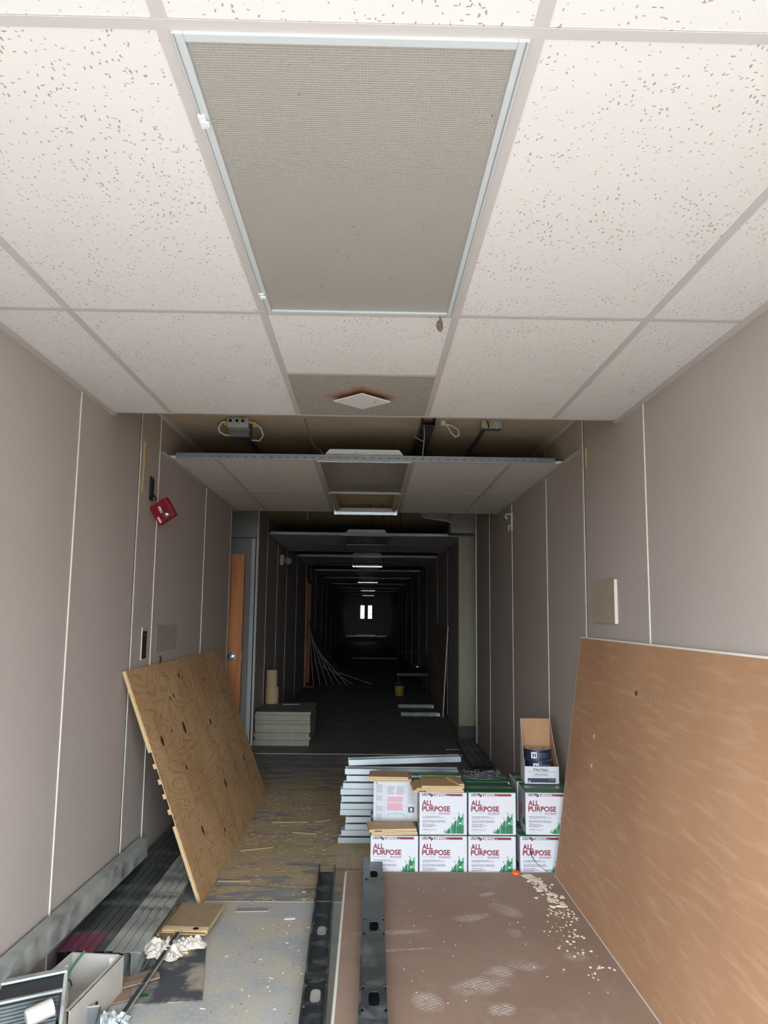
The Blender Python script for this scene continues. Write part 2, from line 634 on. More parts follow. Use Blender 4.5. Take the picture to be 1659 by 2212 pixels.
def text_geo(body, bold=0.0):
    """2-D triangles of a line of text, cap height 1, starts at x=0"""
    key = (body, bold)
    if key in _TXT:
        return _TXT[key]
    cu = bpy.data.curves.new('t', 'FONT')
    cu.body = body
    cu.size = 1.0
    cu.offset = bold
    cu.resolution_u = 3
    o = bpy.data.objects.new('t', cu)
    COL.objects.link(o)
    dg = bpy.context.evaluated_depsgraph_get()
    me = bpy.data.meshes.new_from_object(o.evaluated_get(dg))
    vs = [(v.co.x, v.co.y) for v in me.vertices]
    fs = [list(p.vertices) for p in me.polygons]
    bpy.data.objects.remove(o)
    bpy.data.curves.remove(cu)
    bpy.data.meshes.remove(me)
    if vs:
        x0 = min(v[0] for v in vs)
        x1 = max(v[0] for v in vs)
        vs = [(a - x0, b) for a, b in vs]
        w = x1 - x0
    else:
        w = 0
    _TXT[key] = (vs, fs, w)
    return _TXT[key]


def put_text(mb, body, x, z, w, hcap, m, place, bold=0.0):
    """text in a rectangle of width w, cap height hcap; place maps (u,v)->3-D"""
    vs, fs, tw = text_geo(body, bold)
    if not vs:
        return
    kx, kz = w / tw, hcap / 0.70
    mb.add([place(x + a * kx, z + b * kz) for a, b in vs], fs, m)


def quad(mb, x0, z0, x1, z1, m, place):
    mb.add([place(x0, z0), place(x1, z0), place(x1, z1), place(x0, z1)], [(0, 1, 2, 3)], m)


def channel_poly(Wd, F, lip, t):
    """C section, web at the bottom, opening up"""
    a = Wd / 2
    return [(-a, 0), (a, 0), (a, F), (a - lip, F), (a - lip, F - t), (a - t, F - t), (a - t, t), (-a + t, t), (-a + t, F - t), (-a + lip, F - t), (-a + lip, F), (-a, F)]


def channel(mb, L, m, Wd=0.092, F=0.0413, lip=0.008, t=0.0014, mat=None):
    """along local +y from 0 to L; the concave section is split into five slabs"""
    a = Wd / 2
    for (x0, x1, z0, z1) in ((-a, a, 0, t), (-a, -a + t, t, F), (a - t, a, t, F), (-a + t, -a + lip, F - t, F), (a - lip, a - t, F - t, F)):
        mb.box((x0, 0, z0), (x1, L, z1), m, mat)
    return mb


def punched_channel(mb, L, holes, m, Wd=0.092, F=0.0413, lip=0.008, t=0.0014, hw=0.020, hl=0.052, mat=None):
    a = Wd / 2
    for (x0, x1, z0, z1) in ((-a, -a + t, t, F), (a - t, a, t, F), (-a + t, -a + lip, F - t, F), (a - lip, a - t, F - t, F)):
        mb.box((x0, 0, z0), (x1, L, z1), m, mat)
    # web with rounded punch-outs
    n = 16
    segs = []
    y = 0
    for h in holes:
        segs.append(('s', y, h - 0.09))
        segs.append(('h', h - 0.09, h + 0.09))
        y = h + 0.09
    segs.append(('s', y, L))
    for kind, y0, y1 in segs:
        if kind == 's':
            if y1 > y0:
                mb.box((-a, y0, 0), (a, y1, t), m, mat)
            continue
        yc = (y0 + y1) / 2
        vs, fs = [], []
        for z in (0, t):
            for k in range(n):
                ang = 2 * math.pi * (k + 0.5) / n
                cx, sy = math.cos(ang), math.sin(ang)
                e = 0.45
                ix = hw * math.copysign(abs(cx) ** e, cx)
                iy = yc + hl * math.copysign(abs(sy) ** 0.8, sy)
                q = max(abs(cx), abs(sy))
                ox, oy = a * cx / q, yc + (y1 - yc) * sy / q
                vs += [(ix, iy, z), (ox, oy, z)]
        for k in range(n):
            i, j = 2 * k, 2 * ((k + 1) % n)
            N = 2 * n
            fs += [(i, j, j + 1, i + 1), (N + i, N + i + 1, N + j + 1, N + j), (i, N + i, N + j, j)]
        vv = [Vector(p) for p in vs]
        if mat is not None:
            vv = [mat @ p for p in vv]
        mb.add(vv, fs, m)
    return mb


# ------------------------------------------------------------------ SETTING: floor, walls, ceiling deck
MB().box((-60, -60, -0.5), (60, 110, -0.2), GROUNDM).build('ground')
struct(bpy.data.objects['ground'])
fl = struct(MB().box((-2.6, YO, -0.2), (2.6, 43.2, 0.0), FLOOR).build('floor'))
MB().box((-1.2, 4.135, 0.0), (1.24, 4.145, 0.003), GREYP).build('joint_strip', fl)
MB().box((-1.2, 8.282, 0.0), (1.24, 8.296, 0.004), STEELWHITE).build('joint_strip', fl)

ceil = struct(MB().box((-2.6, YO, DECK), (2.6, 43.2, DECK + 0.1), DECKM).build('ceiling'))
# ledger strips where deck meets walls
for x0, x1 in ((XL, XL + 0.02), (XR - 0.02, XR)):
    MB().box((x0, 3.6, DECK - 0.035), (x1, 7.2, DECK), STRIP).build('ledger_strip', ceil)
struct(MB().box((-2.6, YO - 0.02, H), (2.6, YO, DECK + 0.1), GREYP).box((-2.6, YO, H), (-2.58, WY, DECK), GREYP).box((2.58, YO, H), (2.6, WY, DECK), GREYP).box((-2.58, YO, H), (XL, WY, H + 0.01), GREYP).box((XR, YO, H), (2.58, WY, H + 0.01), GREYP).build('trim_1'))  # rim and soffit of the added canopy, keeping light out of the plenum

TW = 0.024


def tee(y0, y1, x):
    return MB().box((x - TW / 2, y0, H), (x + TW / 2, y1, H + 0.0015), TEE).box((x - 0.0015, y0, H + 0.0015), (x + 0.0015, y1, H + 0.036), TEE).build('main_tee', ceil)


def cross(y, x0, x1):
    return MB().box((x0, y - TW / 2, H - 0.0006), (x1, y + TW / 2, H + 0.0009), TEE).box((x0, y - 0.0015, H + 0.0015), (x1, y + 0.0015, H + 0.036), TEE).build('cross_tee', ceil)


def tile(x0, x1, y0, y1):
    xc, yc = (x0 + x1) / 2, (y0 + y1) / 2
    a, b = (x1 - x0) / 2 - 0.004, (y1 - y0) / 2 - 0.004
    return MB().box((-a, -b, 0), (a, b, 0.016), TILE).build('ceiling_tile', ceil, (xc, yc, H + 0.002))


def wall_angle(y0, y1, left, x=None):
    if left:
        x = XL if x is None else x
        MB().box((x, y0, H - 0.001), (x + 0.03, y1, H + 0.0005), TEE).box((x, y0, H), (x + 0.002, y1, H + 0.025), TEE).build('wall_angle', ceil)
    else:
        x = XR if x is None else x
        MB().box((x - 0.03, y0, H - 0.001), (x, y1, H + 0.0005), TEE).box((x - 0.002, y0, H), (x, y1, H + 0.025), TEE).build('wall_angle', ceil)


def open_tee(y, x0, x1, kink=0.0):
    """the steel face of a main runner left without tiles in front of it"""
    mb = MB()
    mb.box((x0, y - TW / 2, H - 0.001), (x1, y + TW / 2, H + 0.001), TEE)
    mb.box((x0, y - 0.002, H + 0.001), (x1, y + 0.002, H + 0.030), WEB)
    mb.tube([(x0, y, H + 0.034), ((x0 + x1) / 2 - 0.03, y, H + 0.034 + kink), ((x0 + x1) / 2, y, H + 0.028 + kink), ((x0 + x1) / 2 + 0.03, y, H + 0.034 + kink), (x1, y, H + 0.034)], 0.0045, GALV, 8)
    x = x0 + 0.06
    while x < x1 - 0.05:
        mb.box((x, y - 0.0026, H + 0.014), (x + 0.012, y - 0.0019, H + 0.018), BLACKIN)
        x += 0.052
    return mb.build('main_runner', ceil)


XS = [XL + 0.004, -0.915, -0.305, 0.305, 0.915, XR - 0.004]


def section(rows, skip_center=(), xl=XL, xr=XR):
    xs = [xl + 0.004, -0.915, -0.305, 0.305, 0.915, xr - 0.004]
    y0, y1 = rows[0], rows[-1]
    for x in xs[1:-1]:
        tee(y0, y1, x)
    for y in rows[1:-1]:
        cross(y, xs[0], xs[-1])
    for i in range(len(rows) - 1):
        for c in range(5):
            if c == 2 and i in skip_center:
                continue
            tile(xs[c] + (0 if c else 0.0), xs[c + 1], rows[i], rows[i + 1])


# near section
section([YO, -0.065, 1.155, 2.375, 3.655], skip_center=(2, 3))
cross(3.655, XS[0], XS[-1])
wall_angle(YO, 3.71, True)
wall_angle(YO, 3.71, False)
tile(-0.305, 0.305, 2.375, 3.0)
cross(3.0, -0.305, 0.305)
# second section
section([4.765, 6.06, 7.20], skip_center=(0, 1))
open_tee(4.765, XL + 0.05, XR - 0.06)
cross(7.20, XS[0], XS[-1])
wall_angle(4.58, 7.25, True)
wall_angle(4.38, 7.30, False)
# far sections
FAR = [(9.42, 10.7, 11.9), (13.05, 14.3, 15.4), (17.4, 18.6, 19.6), (21.0, 22.2, 23.3), (25.2, 26.4, 27.5), (29.4, 30.6, 31.7), (33.6, 34.8, 35.9), (38.0, 39.2, 40.3)]
FXL, FXR = -1.19, 1.19
for k, rows in enumerate(FAR):
    section(list(rows), skip_center=(0,) if k % 2 == 0 else (0, 1), xl=FXL, xr=FXR)
    open_tee(rows[0], FXL + 0.04, FXR - 0.04, 0.01 if k % 2 else -0.006)
    cross(rows[-1], FXL, FXR)
    wall_angle(rows[0] - 0.15, rows[-1] + 0.05, True, FXL)
    wall_angle(rows[0] - 0.15, rows[-1] + 0.05, False, FXR)


# ---- walls
def wall(name, sx, x, joints, y0, y1, wide=(), top=DECK, xback=0.12, strips=True, stripw=0.007):
    """backing slab + vinyl panels + cover strips; sx=-1 left, +1 right"""
    xb = x + sx * 0.010
    core = struct(MB().box((min(xb, xb + sx * xback), y0, 0), (max(xb, xb + sx * xback), y1, top), BLACKIN).build(name))
    ys = [y0] + list(joints) + [y1]
    for a, b in zip(ys[:-1], ys[1:]):
        MB().box((min(x, xb), a + 0.002, 0), (max(x, xb), b - 0.002, top), WALL).build('wall_panel', core)
    for j in joints:
        w = (0.026 if sx > 0 else 0.016) if j in wide else stripw
        mb = MB()
        if j in wide:       # torn, wavy batten
            n = 40
            rnd = random.Random(int(j * 100) + sx)
            prev = None
            for i in range(n):
                za, zb = top * i / n, top * (i + 1) / n
                d = rnd.uniform(-0.004, 0.004)
                ww = w * rnd.uniform(0.55, 1.0) if (i < 7 or i > n - 7) else w * rnd.uniform(0.85, 1.0)
                mb.box((min(x, x - sx * 0.006), j + d * 0.6 - ww / 2, za), (max(x, x - sx * 0.006), j + d * 0.6 + ww / 2, zb), STRIP)
        else:
            mb.box((min(x, x - sx * 0.005), j - w / 2, 0), (max(x, x - sx * 0.005), j + w / 2, top), STRIP)
        mb.build('joint_strip', core)
        if j in wide:
            MB().box((min(x, x - sx * 0.002), j - w / 2 - 0.007, 0), (max(x, x - sx * 0.002), j - w / 2 - 0.002, top), BLACKIN).build('joint_gap', core)
    return core


wl = wall('wall_left', -1, XL, [0.87, 2.09, 3.31, 4.20, 4.585, 5.93], WY, 7.06, wide=(4.20,))
struct(MB().box((-2.6, WY, 0), (XL - 0.1, WY + 0.1, DECK), GREYP).build('wall_front_left'))
struct(MB().box((XR + 0.1, WY, 0), (2.6, WY + 0.1, DECK), GREYP).build('wall_front_right'))
MB().box((XL, 4.70, 1.19), (XL + 0.0012, 5.19, 1.35), plain('stained_vinyl', srgb(158, 148, 138), 0.7, 0, 0.08, 4)).build('stain_patch', wl)
MB().tube([(XL + 0.003, 4.80, 1.165), (XL + 0.012, 4.79, 1.14), (XL + 0.006, 4.775, 1.11)], 0.005, BLACKIN, 6).build('wall_screw', wl)
wr = wall('wall_right', 1, XR, [0.92, 2.14, 3.36, 4.345, 5.28, 6.575, 7.82], WY, 8.79, wide=(4.345,))
wall('wall_left_rear', -1, XL, [9.6, 10.7, 11.9, 13.6], 8.865, 15.6, stripw=0.009)
wall('wall_left_far', -1, FXL, [18.2, 20.6, 23.0, 26, 29, 32, 35, 38], 16.7, 43.0, stripw=0.01)
wall('wall_right_rear', 1, FXR, [11.5, 13.2, 15.6, 18, 21, 24, 27, 30, 33, 36, 39], 9.6, 43.0, stripw=0.012)
struct(MB().box((1.115, 9.42, 0.0), (1.5, 9.62, DECK), OLIVE).build('wall_right_inner'))
MB().box((1.112, 9.414, 0.0), (1.5, 9.42, 0.14), DARKBASE).build('base_strip', bpy.data.objects['wall_right_inner'])
# recess on the right behind the panelled wall
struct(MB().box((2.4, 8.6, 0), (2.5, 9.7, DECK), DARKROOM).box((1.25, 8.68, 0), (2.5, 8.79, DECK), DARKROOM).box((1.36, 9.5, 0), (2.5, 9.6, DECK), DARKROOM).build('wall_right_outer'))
# side room on the left (door stands open in it)
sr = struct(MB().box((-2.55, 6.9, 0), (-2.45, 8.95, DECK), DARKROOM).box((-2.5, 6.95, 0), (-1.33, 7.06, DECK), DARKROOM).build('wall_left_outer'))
ret = struct(MB().box((-2.5, 8.77, 0), (-1.21, 8.86, DECK), GREYP).build('wall_left_inner'))
MB().box((-2.45, 8.762, 2.255), (-1.215, 8.77, 2.262), BLACKIN).build('joint_strip', ret)
MB().box((-1.275, 8.752, 0), (-1.205, 8.768, 2.25), STEELWHITE).build('door_casing', ret)
MB().box((-1.213, 8.755, 0), (-1.198, 8.785, DECK), STRIP).box((-1.2325, 8.75, 0.0), (-1.222, 8.753, 2.25), BLACKIN).build('corner_trim', ret)
struct(MB().box((1.232, 8.775, 0), (1.25, 8.80, DECK), STRIP).build('trim_2'))
struct(MB().box((XL - 0.006, 7.035, 0), (XL + 0.004, 7.065, DECK), WALL).build('trim_3'))

# door_1 : open oak leaf seen past the end of the left wall
d1 = struct(MB().box((-0.92, -0.022, 0.01), (0.0, 0.022, 1.96), DOORW, bev=0.002).build('door_1', loc=(-1.105, 7.24, 0), rot=(0, 0, math.radians(-3))))
hd = MB().cyl((-0.085, -0.022, 1.035), (-0.085, -0.034, 1.035), 0.040, CHROME, 24)
hd.cyl((-0.085, -0.030, 1.035), (-0.085, -0.068, 1.035), 0.013, CHROME, 14)
hd.tube([(-0.085, -0.062, 1.035), (-0.12, -0.066, 1.035), (-0.205, -0.062, 1.033)], [0.012, 0.011, 0.009], CHROME, 12)
hd.build('lever_handle', d1)
MB().box((-0.006, -0.010, 1.0), (0.0015, 0.010, 1.07), CHROME).build('latch_plate', d1)
MB().box((-0.16, -0.025, 0.95), (-0.13, -0.0225, 1.12), GREYP).build('stain_plate', d1)

# door_3 : orange framed doorway on the far left
d3 = struct(MB().box((-1.30, 15.62, 0.0), (-1.175, 15.70, 2.05), FRAMEW).box((-1.30, 16.62, 0), (-1.18, 16.70, 2.05), FRAMEW).box((-1.30, 15.62, 2.05), (-1.18, 16.70, 2.11), FRAMEW).box((-2.2, 15.60, 0.0), (-1.0, 16.0, 0.015), FRAMEW).build('door_3'))
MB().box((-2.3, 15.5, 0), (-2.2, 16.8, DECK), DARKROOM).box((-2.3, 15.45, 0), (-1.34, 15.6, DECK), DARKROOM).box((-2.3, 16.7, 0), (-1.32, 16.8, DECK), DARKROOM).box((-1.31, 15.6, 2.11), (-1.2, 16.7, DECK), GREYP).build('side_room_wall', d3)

# end wall with the double doors
ew = struct(MB().box((-2.5, 43.0, 0), (-0.62, 43.15, DECK), WALL).box((0.42, 43.0, 0), (2.5, 43.15, DECK), WALL).box((-0.62, 43.0, 2.2), (0.42, 43.15, DECK), WALL).build('wall_back'))
d2 = struct(MB().box((-0.62, 43.02, 0.27), (-0.41, 43.07, 2.2), GREYP).box((-0.20, 43.02, 0.27), (-0.101, 43.07, 2.2), GREYP)
            .box((-0.41, 43.02, 0.27), (-0.20, 43.07, 1.17), GREYP).box((-0.41, 43.02, 1.88), (-0.20, 43.07, 2.2), GREYP)
            .box((-0.103, 43.025, 0.27), (0.0, 43.065, 2.2), GREYP).box((0.21, 43.02, 0.27), (0.42, 43.07, 2.2), GREYP)
            .box((0.0, 43.02, 0.27), (0.21, 43.07, 1.17), GREYP).box((0.0, 43.02, 1.88), (0.21, 43.07, 2.2), GREYP).build('door_2'))
for x0, x1 in ((-0.41, -0.20), (0.0, 0.21)):
    MB().box((x0, 43.04, 1.17), (x1, 43.05, 1.88), PANE).build('vision_pane', d2)
    for q in range(7):
        xx = random.uniform(x0 + 0.03, x1 - 0.07)
        zz = random.uniform(1.22, 1.6)
        MB().box((xx, 43.036, zz), (xx + random.uniform(0.02, 0.05), 43.0395, zz + random.uniform(0.02, 0.07)), GREYINK).build('sticker', d2)
struct(MB().box((-1.19, 41.6, 0.0), (1.19, 43.0, 0.27), DARKBASE).build('floor_far'))
tf = MB()
tf.box((-1.15, 41.58, 0.235), (0.98, 41.62, 0.30), GALV).box((-1.15, 41.58, 0.30), (-1.11, 41.62, 2.28), GREYP).box((0.94, 41.58, 0.30), (0.98, 41.62, 2.28), GREYP).box((-1.15, 41.58, 2.24), (0.98, 41.62, 2.29), GREYP)
struct(tf.build('trim_4'))

# ------------------------------------------------------------------ CEILING FIXTURES


def troffer(label, yc, ln, lensmat, loc_x=0.0, near=False, rail=False):
    t = thing('ceiling_light', label, 'light', (loc_x, yc, H))
    a, b = 0.293, ln / 2 - 0.012
    fw_ = 0.019
    mb = MB()
    z0, z1 = -0.006, 0.006
    for (x0, x1, y0, y1) in ((-a, -a + fw_, -b, b), (a - fw_, a, -b, b), (-a + fw_, a - fw_, -b, -b + fw_), (-a + fw_, a - fw_, b - fw_, b)):
        mb.box((x0, y0, z0), (x1, y1, z1), FRAMEP, bev=0.0015)
    if near:
        mb.box((a - 0.007, -b, -0.0075), (a - 0.0045, b, -0.0055), GREYP)
        mb.box((-a + 0.0035, -b, -0.0075), (-a + 0.005, b, -0.0055), GREYP)
    mb.build('frame', t)
    if not rail:
        MB().box((-a + fw_, -b + fw_, 0.000), (a - fw_, b - fw_, 0.004), lensmat).build('lens', t)
    hs = MB()
    if rail:      # open, no lens: a shell
        hs.box((-0.24, -b, 0.072), (0.24, b, 0.075), DECKM).box((-0.27, -b, 0.006), (-0.24, b, 0.075), DECKM).box((0.24, -b, 0.006), (0.27, b, 0.075), DECKM)
    else:
        hs.prism([(-0.27, 0.012), (0.27, 0.012), (0.215, 0.075), (-0.215, 0.075)], 1, -b, b, WHITE)
    h = hs.build('housing', t)
    for x in (-0.05, 0.0):
        MB().tube([(x + 0.011 * math.cos(q * math.pi / 8), -b - 0.0005, 0.045 + 0.011 * math.sin(q * math.pi / 8)) for q in range(17)], 0.0012, GREYP, 5, False).build('knockout', h)
    if near:
        for yy in (-0.37, 0.46):
            l = MB().box((-a - 0.002, yy - 0.02, -0.010), (-a + 0.012, yy + 0.02, -0.004), WHITE, bev=0.002)
            l.box((-a + 0.002, yy - 0.006, -0.014), (-a + 0.018, yy + 0.008, -0.009), WHITE, bev=0.002)
            l.build('latch', t)
        fl_ = MB()
        for (x, y) in ((-0.10, -0.45), (0.0, 0.08), (-0.01, 0.04), (-0.055, 0.17), (-0.03, 0.20), (0.16, 0.02), (-0.11, 0.40), (-0.03, 0.41), (0.09, 0.33), (0.26, -0.40)):
            fl_.box((x, y, -0.001), (x + 0.003, y + 0.004, 0.0), plain('fly_speck_grey', srgb(120, 116, 110), 0.8))
        f_ = fl_.build('fly_speck', t)
        f_['kind'] = 'stuff'
    if rail:
        MB().box((-a + 0.004, b - 0.012, -0.030), (a - 0.004, b - 0.006, 0.004), CHROME).build('end_rail', t)
    return t


troffer('largest grey unlit prismatic ceiling light, a cocoon at its corner', 1.765, 1.22, LENS, near=True)
troffer('unlit ceiling light just beyond the open ceiling gap, its white housing end showing', 5.41, 1.29, LENSD)
troffer('lensless ceiling light recess with a bright metal end rail, behind the second light', 6.63, 1.14, LENSD, rail=True)
FL = ['unlit ceiling light at the start of the third ceiling section, in the dark',
      'dim ceiling light in the fourth ceiling section with a bright rail',
      'dim ceiling light in the fifth ceiling section down the corridor',
      'tiny dim ceiling light in the sixth ceiling section down the corridor',
      'tiny dim ceiling light in the seventh ceiling section down the corridor',
      'tiny dim ceiling light in the eighth ceiling section down the corridor',
      'tiny dim ceiling light in the ninth ceiling section down the corridor',
      'tiny dim ceiling light in the last ceiling section before the doors']
for k, rows in enumerate(FAR):
    troffer(FL[k], (rows[0] + rows[1]) / 2, rows[1] - rows[0], LENSD, rail=False)
    if k % 2:
        troffer(FL[k] .replace('dim ceiling light', 'rear ceiling light'), (rows[1] + rows[2]) / 2, rows[2] - rows[1], LENSD, rail=True)

# vent with a diamond plaque
v = thing('ceiling_vent', 'square rust-stained ceiling vent with a white diamond plaque', 'vent', (0, 3.32, H))
MB().box((-0.292, -0.305, 0.0), (0.292, 0.312, 0.006), DIFF).build('vent_panel', v)
rm = Matrix.Rotation(math.radians(45), 4, 'Z')
MB().box((-0.088, -0.088, -0.022), (0.088, 0.088, -0.018), WHITE, rm).build('plaque', v)
MB().cyl((0, 0, -0.018), (0, 0, 0.0), 0.03, GREYP).build('plaque_stem', v)
MB().cyl((0.055, 0.0, -0.0235), (0.055, 0.0, -0.022), 0.006, GLUE, 10).build('rusty_screw', v)

# dried cocoon by the corner of the light
c = MB()
c.tube([(0, 0, 0), (0.002, 0.0, -0.012), (0.0, 0, -0.02), (-0.001, 0, -0.034), (0.002, 0.0, -0.046), (0.003, 0, -0.052)], [0.002, 0.003, 0.009, 0.011, 0.008, 0.002], plain('cocoon_brown', srgb(112, 92, 78), 0.8, 0, 0.3, 90), 9)
tag(c.build('insect_cocoon', loc=(0.252, 2.362, H - 0.004)), 'small brown insect cocoon hanging at the corner of the large ceiling light', 'cocoon')

# ------------------------------------------------------------------ services on the deck in the open gap
j = thing('junction_box', 'grey junction box with three round connectors and yellow-tagged cables above the left gap', 'junction box', (-0.775, 4.72, DECK))
MB().box((-0.065, -0.035, -0.062), (0.065, 0.05, 0.0), GALVD, bev=0.003).build('box_body', j)
for x in (-0.04, 0.0, 0.036):
    MB().cyl((x, -0.036, -0.022), (x, -0.058, -0.026), 0.018, GALVD, 16).cyl((x, -0.058, -0.026), (x, -0.060, -0.026), 0.011, BLACKIN, 12).build('connector', j)
MB().box((-0.06, 0.05, -0.10), (0.06, 0.17, 0.0), GALVK, bev=0.003).build('ballast_box', j)
MB().tube([(-0.065, 0.0, -0.02), (-0.10, 0.0, -0.025), (-0.125, 0.02, -0.05), (-0.125, 0.06, -0.07), (-0.10, 0.10, -0.08), (-0.06, 0.11, -0.08)], 0.006, STEELWHITE, 8).build('cable', j)
MB().tube([(0.065, 0.0, -0.02), (0.10, 0.0, -0.028), (0.135, 0.03, -0.05), (0.14, 0.10, -0.08), (0.11, 0.16, -0.10), (0.04, 0.19, -0.09)], 0.006, STEELWHITE, 8).build('cable', j)
MB().box((-0.085, -0.008, -0.045), (-0.068, 0.006, -0.018), YELLOW).build('tag', j)
MB().box((0.09, -0.006, -0.052), (0.108, 0.008, -0.02), YELLOW).build('tag', j)
MB().cyl((0.0, 0.17, -0.05), (0.02, 1.3, -0.03), 0.014, GALVK, 10).build('conduit', j)

j = thing('junction_box', 'open square junction box with coloured wire ends above the right gap', 'junction box', (0.775, 4.66, DECK))
MB().box((-0.06, -0.004, -0.05), (0.06, 0.0, 0.0), GALVD).box((-0.06, 0.0, -0.05), (-0.057, 0.06, 0), GALVD).box((0.057, 0.0, -0.05), (0.06, 0.06, 0), GALVD).box((-0.06, 0.0, -0.052), (0.06, 0.06, -0.05), GALVK).build('box_body', j)
for x, m, b in ((-0.04, YELLOW, -0.045), (-0.028, BLUEW, -0.05), (-0.008, YELLOW, -0.035), (0.02, STEELWHITE, -0.055), (0.034, STEELWHITE, -0.04)):
    MB().tube([(x, -0.006, -0.006), (x + 0.004, -0.014, -0.018), (x + 0.012, -0.010, b)], 0.004, m, 7).build('wire', j)
MB().cyl((-0.03, 0.06, -0.03), (-0.03, 1.0, -0.02), 0.012, GALVK, 10).build('conduit', j)

ch = MB()
channel(ch, 1.4, GALVK, Wd=0.082, F=0.05, lip=0.01)
tag(ch.build('strut_channel', loc=(0.385, 4.60, DECK - 0.051)), 'dark steel channel running along the roof deck above the gap', 'channel')

cl = thing('cable_clip', 'small white clip with a hanging cable loop on the roof deck', 'clip', (0.49, 4.70, DECK))
MB().box((-0.022, -0.012, -0.028), (0.007, 0.007, 0.0), STEELWHITE, bev=0.002).build('clip_body', cl)
MB().tube([(0.012, 0, -0.018), (0.05, 0.0, -0.03), (0.088, 0, -0.055), (0.09, 0, -0.085), (0.068, 0, -0.098), (0.045, 0, -0.075), (0.018, 0, -0.03), (0.0, 0, -0.02)], 0.005, STEELWHITE, 7).build('cable_loop', cl)

tag(MB().tube([(-0.365, 4.68, DECK), (-0.36, 4.9, DECK - 0.03), (-0.34, 5.1, DECK - 0.08), (-0.28, 4.95, H + 0.10), (-0.262, 4.84, H + 0.055), (-0.25, 4.79, H + 0.03)], 0.0045, GREYP, 7).build('hanger_wire'),
    'twisted grey hanger wire running down to the white light housing', 'wire')
tag(MB().tube([(0.36, 4.62, DECK - 0.05), (0.365, 4.66, DECK - 0.10), (0.368, 4.72, H + 0.13), (0.362, 4.75, H + 0.06), (0.36, 4.76, H + 0.02)], 0.0035, GREYP, 7).tube([(0.30, 4.70, H + 0.145), (0.367, 4.73, H + 0.12)], 0.003, GREYP, 6).build('hanger_wire'),
    'thin kinked hanger wire dropping from the steel channel to the runner', 'wire')

# second open gap
j = thing('junction_box', 'small dark junction box with dangling cables above the second gap, left', 'junction box', (-0.62, 7.55, DECK))
MB().box((-0.075, 0, -0.05), (0.075, 0.1, 0), GALVD, bev=0.003).build('box_body', j)
for x in (-0.05, 0.0, 0.045):
    MB().cyl((x, -0.002, -0.02), (x, -0.025, -0.024), 0.016, GALVD, 12).build('connector', j)
for x, dz in ((-0.07, 0.14), (0.03, 0.22)):
    MB().tube([(x, 0.02, -0.04), (x + 0.01, 0.05, -0.09), (x + 0.02, 0.1, -0.05 - dz)], 0.006, GREYP, 6).build('cable', j)
cc = MB()
for q in range(5):
    rr_ = 0.17 + 0.03 * q
    cc.tube([(0.02 * q + rr_ * math.cos(a * 2 * math.pi / 22), 0.05 * q + 0.25 * rr_ * math.sin(a * 2 * math.pi / 22), 0.07 + 0.012 * q + 0.75 * rr_ * abs(math.sin(a * math.pi / 22)) * 0.5) for a in range(23)], 0.008, STEELWHITE, 6, False)
tag(cc.build('cable_coil', loc=(0.82, 9.0, H + 0.045)), 'loose coil of pale cable above the third ceiling section on the right', 'cable')
for k, (x, c_) in enumerate(((0.04, 'left'), (0.17, 'middle'), (0.36, 'right'))):
    tag(MB().tube([(x, 8.0, DECK), (x + 0.005, 8.4, DECK - 0.08), (x + 0.03, 8.7, DECK - 0.14), (x + 0.045, 9.1, H + 0.05)], 0.005, MAROON, 6).build('red_wire'),
        'thin dark red wire hanging above the third ceiling section, %s of three' % c_, 'wire')
tag(MB().box((0, 0, 0), (0.30, 0.3, 0.24), GREYP, bev=0.01).build('duct_box', loc=(0.97, 9.0, H + 0.003)), 'grey boxed duct end above the third ceiling section by right wall', 'duct')

# ------------------------------------------------------------------ wall-mounted things
a = thing('fire_alarm', 'red fire alarm strobe hanging tilted from its black backplate on the left wall', 'alarm', (XL, 4.40, 2.075))
MB().box((0.0, 0.0, -0.02), (0.006, 0.075, 0.115), BLACK, bev=0.001).box((0.006, 0.012, 0.0), (0.012, 0.06, 0.10), BLACKIN).build('backplate', a)
MB().tube([(0.01, 0.035, 0.02), (0.03, 0.03, 0.0), (0.035, 0.03, -0.02)], 0.006, BLACK, 7).build('wire', a)
rot = Matrix.Translation((0.075, 0.045, -0.075)) @ Matrix.Rotation(math.radians(-18), 4, 'Z') @ Matrix.Rotation(math.radians(-30), 4, 'Y') @ Matrix.Rotation(math.radians(8), 4, 'X')
al = MB()
al.box((-0.058, -0.022, -0.065), (0.058, 0.022, 0.055), REDP, rot, bev=0.008)
al.build('alarm_body', a)
pl = lambda u, w_: rot @ Vector((u, -0.0228, w_))
tx = MB()
tp = lambda u, w_: rot @ Vector((0.005 - w_, -0.0228, 0.028 - u))
put_text(tx, 'FIRE', 0.0, 0.0, 0.040, 0.016, PRINTWHITE, lambda u, w_: rot @ Vector((-0.012 + w_, -0.0228, 0.026 - u)), 0.02)
tx.build('lettering', a)
lb = MB()
quad(lb, -0.045, -0.058, -0.032, -0.022, CREAMLBL, pl)
lb.build('cream_label', a)
dm = MB()
vs, fs = [], []
for i in range(7):
    ph = math.pi / 2 * i / 6
    for k in range(20):
        an = 2 * math.pi * k / 20
        vs.append(rot @ Vector((0.016 + 0.032 * math.cos(ph) * math.cos(an), -0.0225 - 0.030 * math.sin(ph), -0.034 + 0.032 * math.cos(ph) * math.sin(an))))
for i in range(6):
    for k in range(20):
        fs.append((i * 20 + k, i * 20 + (k + 1) % 20, (i + 1) * 20 + (k + 1) % 20, (i + 1) * 20 + k))
dm.add(vs, fs, DOME, True)
dm.build('strobe_dome', a)
